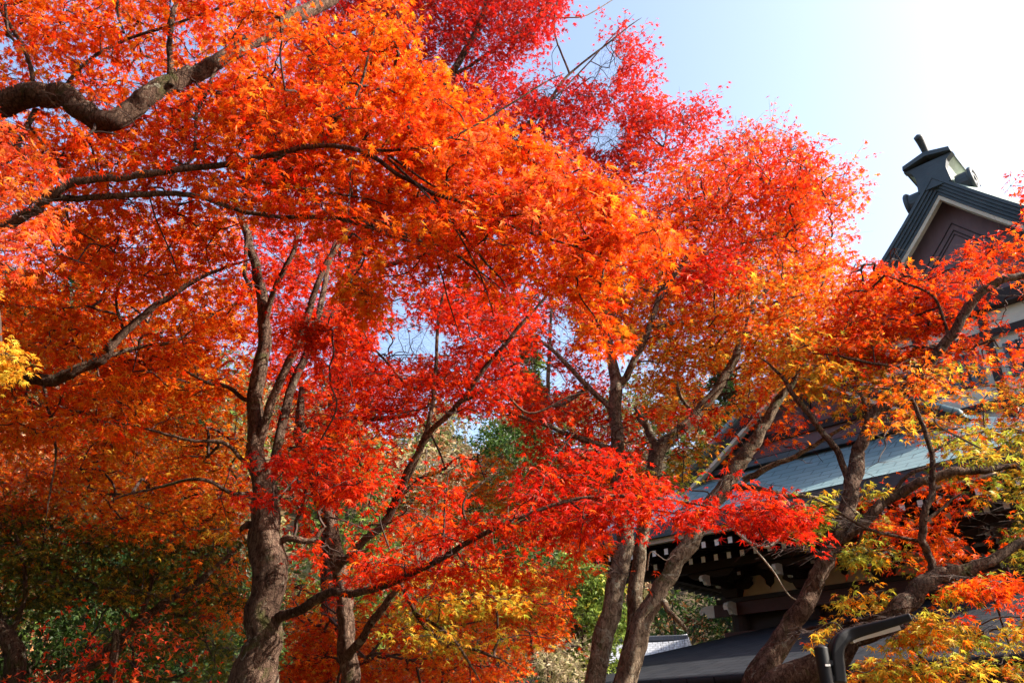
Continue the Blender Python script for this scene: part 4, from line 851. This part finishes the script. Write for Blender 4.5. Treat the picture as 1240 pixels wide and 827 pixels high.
# --- clump of three trunks right of centre
maple('pale three-stemmed maple right of centre standing before the temple eaves',
 [[(721,840,8,16),(732,770,8,15.5),(747,708,8,14.5),(757,655,8,13),(753,600,8.1,11),(746,540,8.1,10.5),(745,470,8.1,9),(737,410,8.1,7),(728,360,8.1,4)],
  [(756,840,8.4,15),(767,740,8.5,12),(776,660,8.5,10),(786,600,8.6,10),(797,548,8.6,12),(818,525,8.6,9),(842,503,8.6,8),(862,478,8.6,7),(886,440,8.6,6),(904,400,8.6,5),(912,370,8.6,3.5),(950,330,8.6,2)],
  [(754,850,7.9,17.5),(769,780,7.9,14.5),(786,735,7.9,13.5),(811,694,7.9,13),(838,650,7.9,12.5),(862,610,7.9,13),(886,580,7.9,11.5),(906,548,7.9,11),(926,512,7.9,8),(944,482,7.9,6),(962,462,7.9,4),(985,420,7.9,2.5)]],
 [[(797,548,8.6,9),(784,520,8.6,8),(776,505,8.6,7.5),(770,495,8.6,4)],
  [(745,470,8.1,8),(770,436,8,7),(786,395,8,6),(802,352,8,5),(824,322,8,4),(850,280,8,2.6)], [(745,500,8.1,6),(712,470,8.1,5.5),(690,445,8.1,5),(664,420,8.1,4),(640,405,8.1,2.5)],
  [(712,470,8.2,4.5),(668,490,8.2,4.2),(665,430,8.2,3.6),(668,380,8.2,2.6)], [(746,545,8.1,6),(700,530,8.1,6),(660,515,8.1,4.5),(620,500,8.1,3.5),(595,485,8.1,2.6)],
  [(786,395,8,4),(840,390,8,3.5),(900,378,8,3),(960,360,8,2)], [(824,322,8,3),(880,300,8,2.6),(930,290,8,2)], [(842,503,8.6,4),(820,470,8.6,4),(830,430,8.6,3),(870,400,8.6,2.4)],
  [(880,588,7.9,8),(912,592,7.8,7),(945,598,7.7,5.5),(985,602,7.7,3.5),(1010,606,7.7,2)], [(900,582,7.9,7),(930,566,7.8,6),(966,551,7.7,5),(1000,530,7.6,4),(1025,515,7.5,2.6)],
  [(798,722,7.9,7),(812,742,7.8,6),(826,756,7.8,5,1)], [(880,630,7.2,2.4,1),(905,655,7.2,2.8,1),(930,662,7.2,2.8,1),(948,650,7.2,2.2,1),(965,655,7.2,1.2,1)], [(908,658,7.2,2,1),(935,690,7.2,1.6,1),(955,720,7.2,1.4,1),(975,730,7.2,1,1)], [(784,690,7.7,1.6,1),(788,668,7.6,1.3,1),(806,678,7.6,1,1),(815,672,7.6,.8,1)]],
 [([(740,270),(790,215),(830,205),(875,165),(925,152),(985,175),(1000,210),(1005,240),(960,300),(880,320),(800,320)], (7.4,11.5), 1.5, {'red':2,'redorange':3,'orange':1.5,'amber':.4}),
  ([(940,230),(1000,215),(1032,195),(1044,232),(1015,262),(1022,300),(980,320),(930,300)], (7.6,10), 1.2, {'redorange':3,'orange':2,'amber':1}),
  ([(700,320),(1000,310),(1040,340),(1060,400),(1000,440),(900,400),(820,400),(770,420),(710,410)], (7.2,11), 2.5, {'orange':4,'amber':2.4,'yellow':.8,'lime':.5,'redorange':1.8}),
  ([(800,400),(960,400),(975,450),(920,480),(830,520),(770,500)], (7.4,10.5), 2.1, {'amber':2.2,'yellow':1,'orange':2,'lime':1.1,'redorange':.6}),
  ([(770,520),(850,520),(860,580),(810,600),(760,580)], (7.4,8.6), 1.2, {'olive':2,'lime':1.2,'amber':1}),
  ([(820,318),(892,300),(895,330),(850,350),(815,345)], (6.9,7.3), 1.6, 'crimson'), ([(860,190),(930,175),(985,190),(960,240),(880,250)], (7.2,7.8), .6, {'red':2,'crimson':1}),
  ([(630,470),(720,490),(780,520),(780,560),(700,575),(640,545)], (7.2,9), 1.4, {'red':3,'crimson':1,'redorange':1}), ([(760,505),(850,480),(860,510),(800,540)], (7.2,8), .9, {'crimson':2,'red':1}),
  ([(680,640),(740,640),(762,680),(740,700),(700,690)], (7.0,7.6), 1.3, {'orange':3,'redorange':1}),
  ([(890,480),(960,480),(985,530),(1000,570),(940,545),(900,570),(880,540)], (7.2,8), .9, {'redorange':2,'orange':2}),
  ([(640,545),(760,560),(770,620),(700,640),(640,620)], (8,10), 1.2, {'redorange':2,'orange':2,'olive':.6})], .056, 5, 'bark_pale', seed=5, cov=1.3)
# --- right maple
maple('leaning two-stemmed maple at the right, leaves orange to green before the roofs',
 [[(912,840,7,20),(938,788,7,17),(962,752,7,15),(983,712,7,13.5),(1001,674,7,12),(1016,640,7,11.5),(1029,600,7,12),(1038,558,7,11),(1046,530,7,9),(1062,500,7,7.5),(1088,472,7,7),(1118,446,6.9,7),(1150,410,6.8,7),(1178,368,6.7,6.5),(1205,343,6.6,6),(1250,330,6.5,5),(1300,320,6.5,3.5)],
  [(930,850,6.6,24),(996,803,6.5,19),(1042,772,6.4,18),(1082,744,6.3,16),(1110,715,6.3,14.5),(1136,697,6.3,12),(1168,690,6.3,9.5),(1205,674,6.3,8),(1250,650,6.3,6),(1300,630,6.3,4)]],
 [[(1030,590,7,8),(1012,545,7,7),(985,510,7,6.5),(962,480,7,5.5),(950,460,7,4),(930,440,7,2.4)], [(1129,702,6.3,9),(1128,680,6.3,8),(1116,656,6.3,8.5),(1120,620,6.2,7.5),(1130,590,6.2,6.5),(1127,548,6.2,5.5),(1113,505,6.2,4.5),(1096,475,6.2,3.4),(1060,470,6.2,2)],
  [(1016,655,7,10),(1048,630,6.9,11),(1075,605,6.9,10.5),(1110,586,6.8,10),(1150,572,6.7,9),(1200,570,6.7,7),(1260,555,6.7,5)], [(1116,656,6.3,4),(1090,650,6.3,3.4),(1050,640,6.3,2.8),(1000,610,6.3,2)],
  [(1075,605,6.9,4),(1100,575,6.8,3.6),(1130,565,6.7,3)], [(1046,535,7,7),(1050,500,7,5),(1040,470,7,3)], [(1127,548,6.2,3),(1160,530,6.2,2.4),(1200,520,6.2,1.8)], [(1120,630,6.2,3.6),(1145,612,6.2,3),(1160,600,6.2,2)],
  [(960,765,7,4),(1000,757,6.6,4),(1040,752,6.3,3.6),(1080,738,6.2,2.6),(1110,735,6.2,1.8)], [(1168,690,6.3,4),(1200,720,6.2,3),(1215,760,6.2,2)], [(1082,744,6.3,4),(1110,790,6.2,3),(1140,815,6.1,2)], [(1118,446,6.9,4),(1060,440,6.9,3.4),(1010,430,6.9,2.4)], [(1150,410,6.8,3.6),(1130,360,6.8,3),(1090,340,6.8,2)]],
 [([(1020,350),(1045,310),(1085,305),(1100,335),(1120,345),(1165,305),(1200,290),(1240,255),(1265,245),(1265,450),(1200,440),(1100,460),(1010,440)], (6.9,7.6), 1.8, {'redorange':4,'red':1,'orange':2,'amber':.5}),
  ([(1040,540),(1062,480),(1120,425),(1140,445),(1095,510),(1062,548)], (5.0,5.4), .9, {'amber':3,'orange':2,'lime':.6}, .8),
  ([(1135,345),(1160,305),(1185,290),(1200,330),(1170,350)], (6.2,7), 1, {'redorange':2,'red':1}),
  ([(950,400),(1060,420),(1100,460),(1120,500),(1085,540),(1040,530),(1000,500),(960,470)], (6.8,7.5), 1.5, {'amber':3.5,'orange':1.6,'yellow':1,'lime':2.2,'olive':.5}),
  ([(1095,440),(1300,430),(1300,520),(1160,530),(1130,560),(1100,520)], (6.7,7.5), 1.25, {'orange':1.6,'redorange':1.2,'amber':2,'lime':2,'olive':1}),
  ([(1140,530),(1300,510),(1300,600),(1240,610),(1180,590),(1150,580)], (5.8,7.2), 1.7, {'lime':4,'olive':2,'amber':1.3}), ([(1190,610),(1300,600),(1300,680),(1200,680)], (5.8,7.2), 1.1, {'olive':4,'lime':1}),
  ([(1030,590),(1100,580),(1150,600),(1160,680),(1110,690),(1040,680),(1060,640)], (6.6,7.8), 1.1, {'orange':3,'redorange':3}),
  ([(960,600),(1060,585),(1090,640),(1080,680),(1010,680),(960,655)], (6.3,6.9), 1.7, {'olive':2.6,'lime':2,'amber':.6}), ([(1120,570),(1200,570),(1210,640),(1150,650)], (6.8,7.6), .8, {'redorange':2,'orange':2}),
  ([(950,770),(985,745),(1060,722),(1080,735),(1060,765),(990,790),(955,795)], (5.9,6.6), 2.4, {'lime':3.5,'amber':2.5,'yellow':1,'orange':.6}),
  ([(1080,735),(1130,705),(1180,700),(1190,760),(1300,755),(1300,790),(1170,800),(1100,800),(1060,770)], (5.7,6.5), 1.7, {'lime':4,'amber':2,'redorange':.7,'olive':1.6}),
  ([(1120,710),(1180,695),(1180,760),(1150,755)], (5.6,6.2), 1.2, {'redorange':2,'orange':2}), ([(1180,700),(1225,690),(1250,740),(1225,770),(1205,740)], (5.8,6.2), 1.4, {'redorange':3,'orange':2}),
  ([(1020,827),(1050,785),(1100,780),(1160,840),(1060,860)], (5.7,6.3), 1.6, {'amber':2.5,'lime':3,'orange':1}),
  ([(1212,222),(1245,218),(1250,232),(1215,230)], (6.2,6.5), 1.5, 'redorange')], .056, 5, seed=6, cov=1.2)
# --- tall deep red maple behind the top
maple('tall deep red maple behind the top centre, thinning out against the sky',
 [[(398,840,10.5,13),(398,640,10.5,12),(404,500,10.5,10.5),(424,340,10.5,9),(462,240,10.4,8),(515,150,10.3,6.5),(548,90,10.2,5.5),(580,30,10.2,4.5),(600,-30,10.2,3.5)]],
 [[(470,230,10.4,6),(560,200,10.2,5.5),(640,150,10,4.5),(690,90,10,2.6),(740,50,10,1.8),(765,30,10,1.2)], [(430,330,10.5,6),(580,290,10.2,5.5),(680,245,10,3.4),(740,215,10,2.4),(790,190,10,1.4)],
  [(515,150,10.3,4.5),(500,90,10.2,4),(470,30,10.2,3),(455,-20,10.2,2.4)], [(552,90,10.2,4),(600,60,10.2,3.4),(650,20,10.2,2.6),(690,-20,10.2,2)], [(580,30,10.2,3),(540,-10,10.2,2.4)], [(406,480,10.5,4.5),(412,380,10.4,4),(410,250,10.4,3.4),(400,120,10.4,2.6),(390,40,10.4,2)], [(690,90,10,2.4),(672,40,10,1.8),(676,-8,10,1.4)],
  [(640,150,10,2),(700,90,10,1.6),(746,40,10,1)], [(650,20,10.2,1.6,1),(690,22,10,1.5,1),(712,18,10,1.2,1),(745,-2,10,1,1)]],
 [([(350,-40),(680,-50),(682,10),(640,50),(600,110),(540,130),(470,70),(400,120),(350,60)], (9.2,11.4), 1.5, 'deepred'),
  ([(500,-40),(690,-40),(690,20),(640,60),(560,60),(510,20)], (9.4,10.8), .6, 'deepred'),
  ([(470,60),(560,100),(640,110),(700,110),(720,160),(690,240),(600,220),(520,180)], (9.4,11), 1.2, 'deepred'),
  ([(690,110),(735,70),(745,28),(770,35),(772,90),(790,110),(800,150),(760,190),(720,200)], (9.4,10.6), 1.5, {'deepred':2,'red':1}),
  ([(775,120),(830,130),(860,128),(850,170),(830,200),(800,190),(780,230),(740,250),(720,200)], (9.2,10.4), 1.3, {'deepred':1,'red':2}),
  ([(420,270),(720,250),(730,480),(640,520),(560,480),(430,500)], (9.4,12.5), 1.0, {'deepred':1,'red':2,'redorange':2}), ([(300,250),(450,250),(450,520),(330,520)], (8.6,11), 1.0, {'red':2,'redorange':1}), ([(560,70),(640,100),(690,70),(690,130),(620,160)], (9.4,10.6), .7, 'deepred')], .062, 5, seed=7, cov=1.15, show=.5)
# --- lower left
maple('dark olive and orange maple with bare slanting limbs in the lower left shade',
 [[(40,850,9,10),(80,818,9,9),(120,797,9,8.5),(162,760,9,7.5),(190,737,9,6.5),(232,710,9,4.5),(280,670,9,3)]],
 [[(128,830,9,7),(145,785,9,7),(165,757,9,6),(180,720,9,4.5),(190,690,9,3.5),(210,650,9,2.2)], [(190,737,9,3.6),(230,745,9,3),(270,720,9,2)], [(165,757,9,3.6),(130,720,9,3),(90,700,9,2.4),(30,735,9,2)]],
 [([(-60,545),(150,520),(300,580),(300,650),(180,650),(60,630),(-60,640)], (8,11), 1.7, {'orange':3,'amber':2,'redorange':1,'olive':.5}),
  ([(-60,620),(290,620),(300,740),(240,760),(100,720),(-60,760)], (7.8,10.5), 1.4, {'olive':3.4,'darkgreen':3,'amber':.6,'lime':.3}),
  ([(220,690),(300,680),(300,760),(240,760)], (8,10), 1.0, {'orange':3,'amber':1}),
  ([(100,760),(300,740),(300,850),(80,850)], (9.5,12), .8, {'olive':3,'green':2})], .054, 5, seed=8, cov=1.3)
maple('dark gnarled maple trunk in the bottom left corner with a few drooping sprays',
 [[(14,840,8,15),(16,792,8,14),(6,765,8,11),(-14,730,8,8),(-40,680,8,5)]], [[(10,770,8,7),(26,740,8,5),(30,700,8,4),(20,650,8,2.4)]],
 [([(-70,600),(60,600),(60,700),(-70,720)], (7.2,9), .9, {'olive':3,'green':1,'orange':.5})], .062, 5, seed=9)
for q in QUEUE: grow_crown(*q)
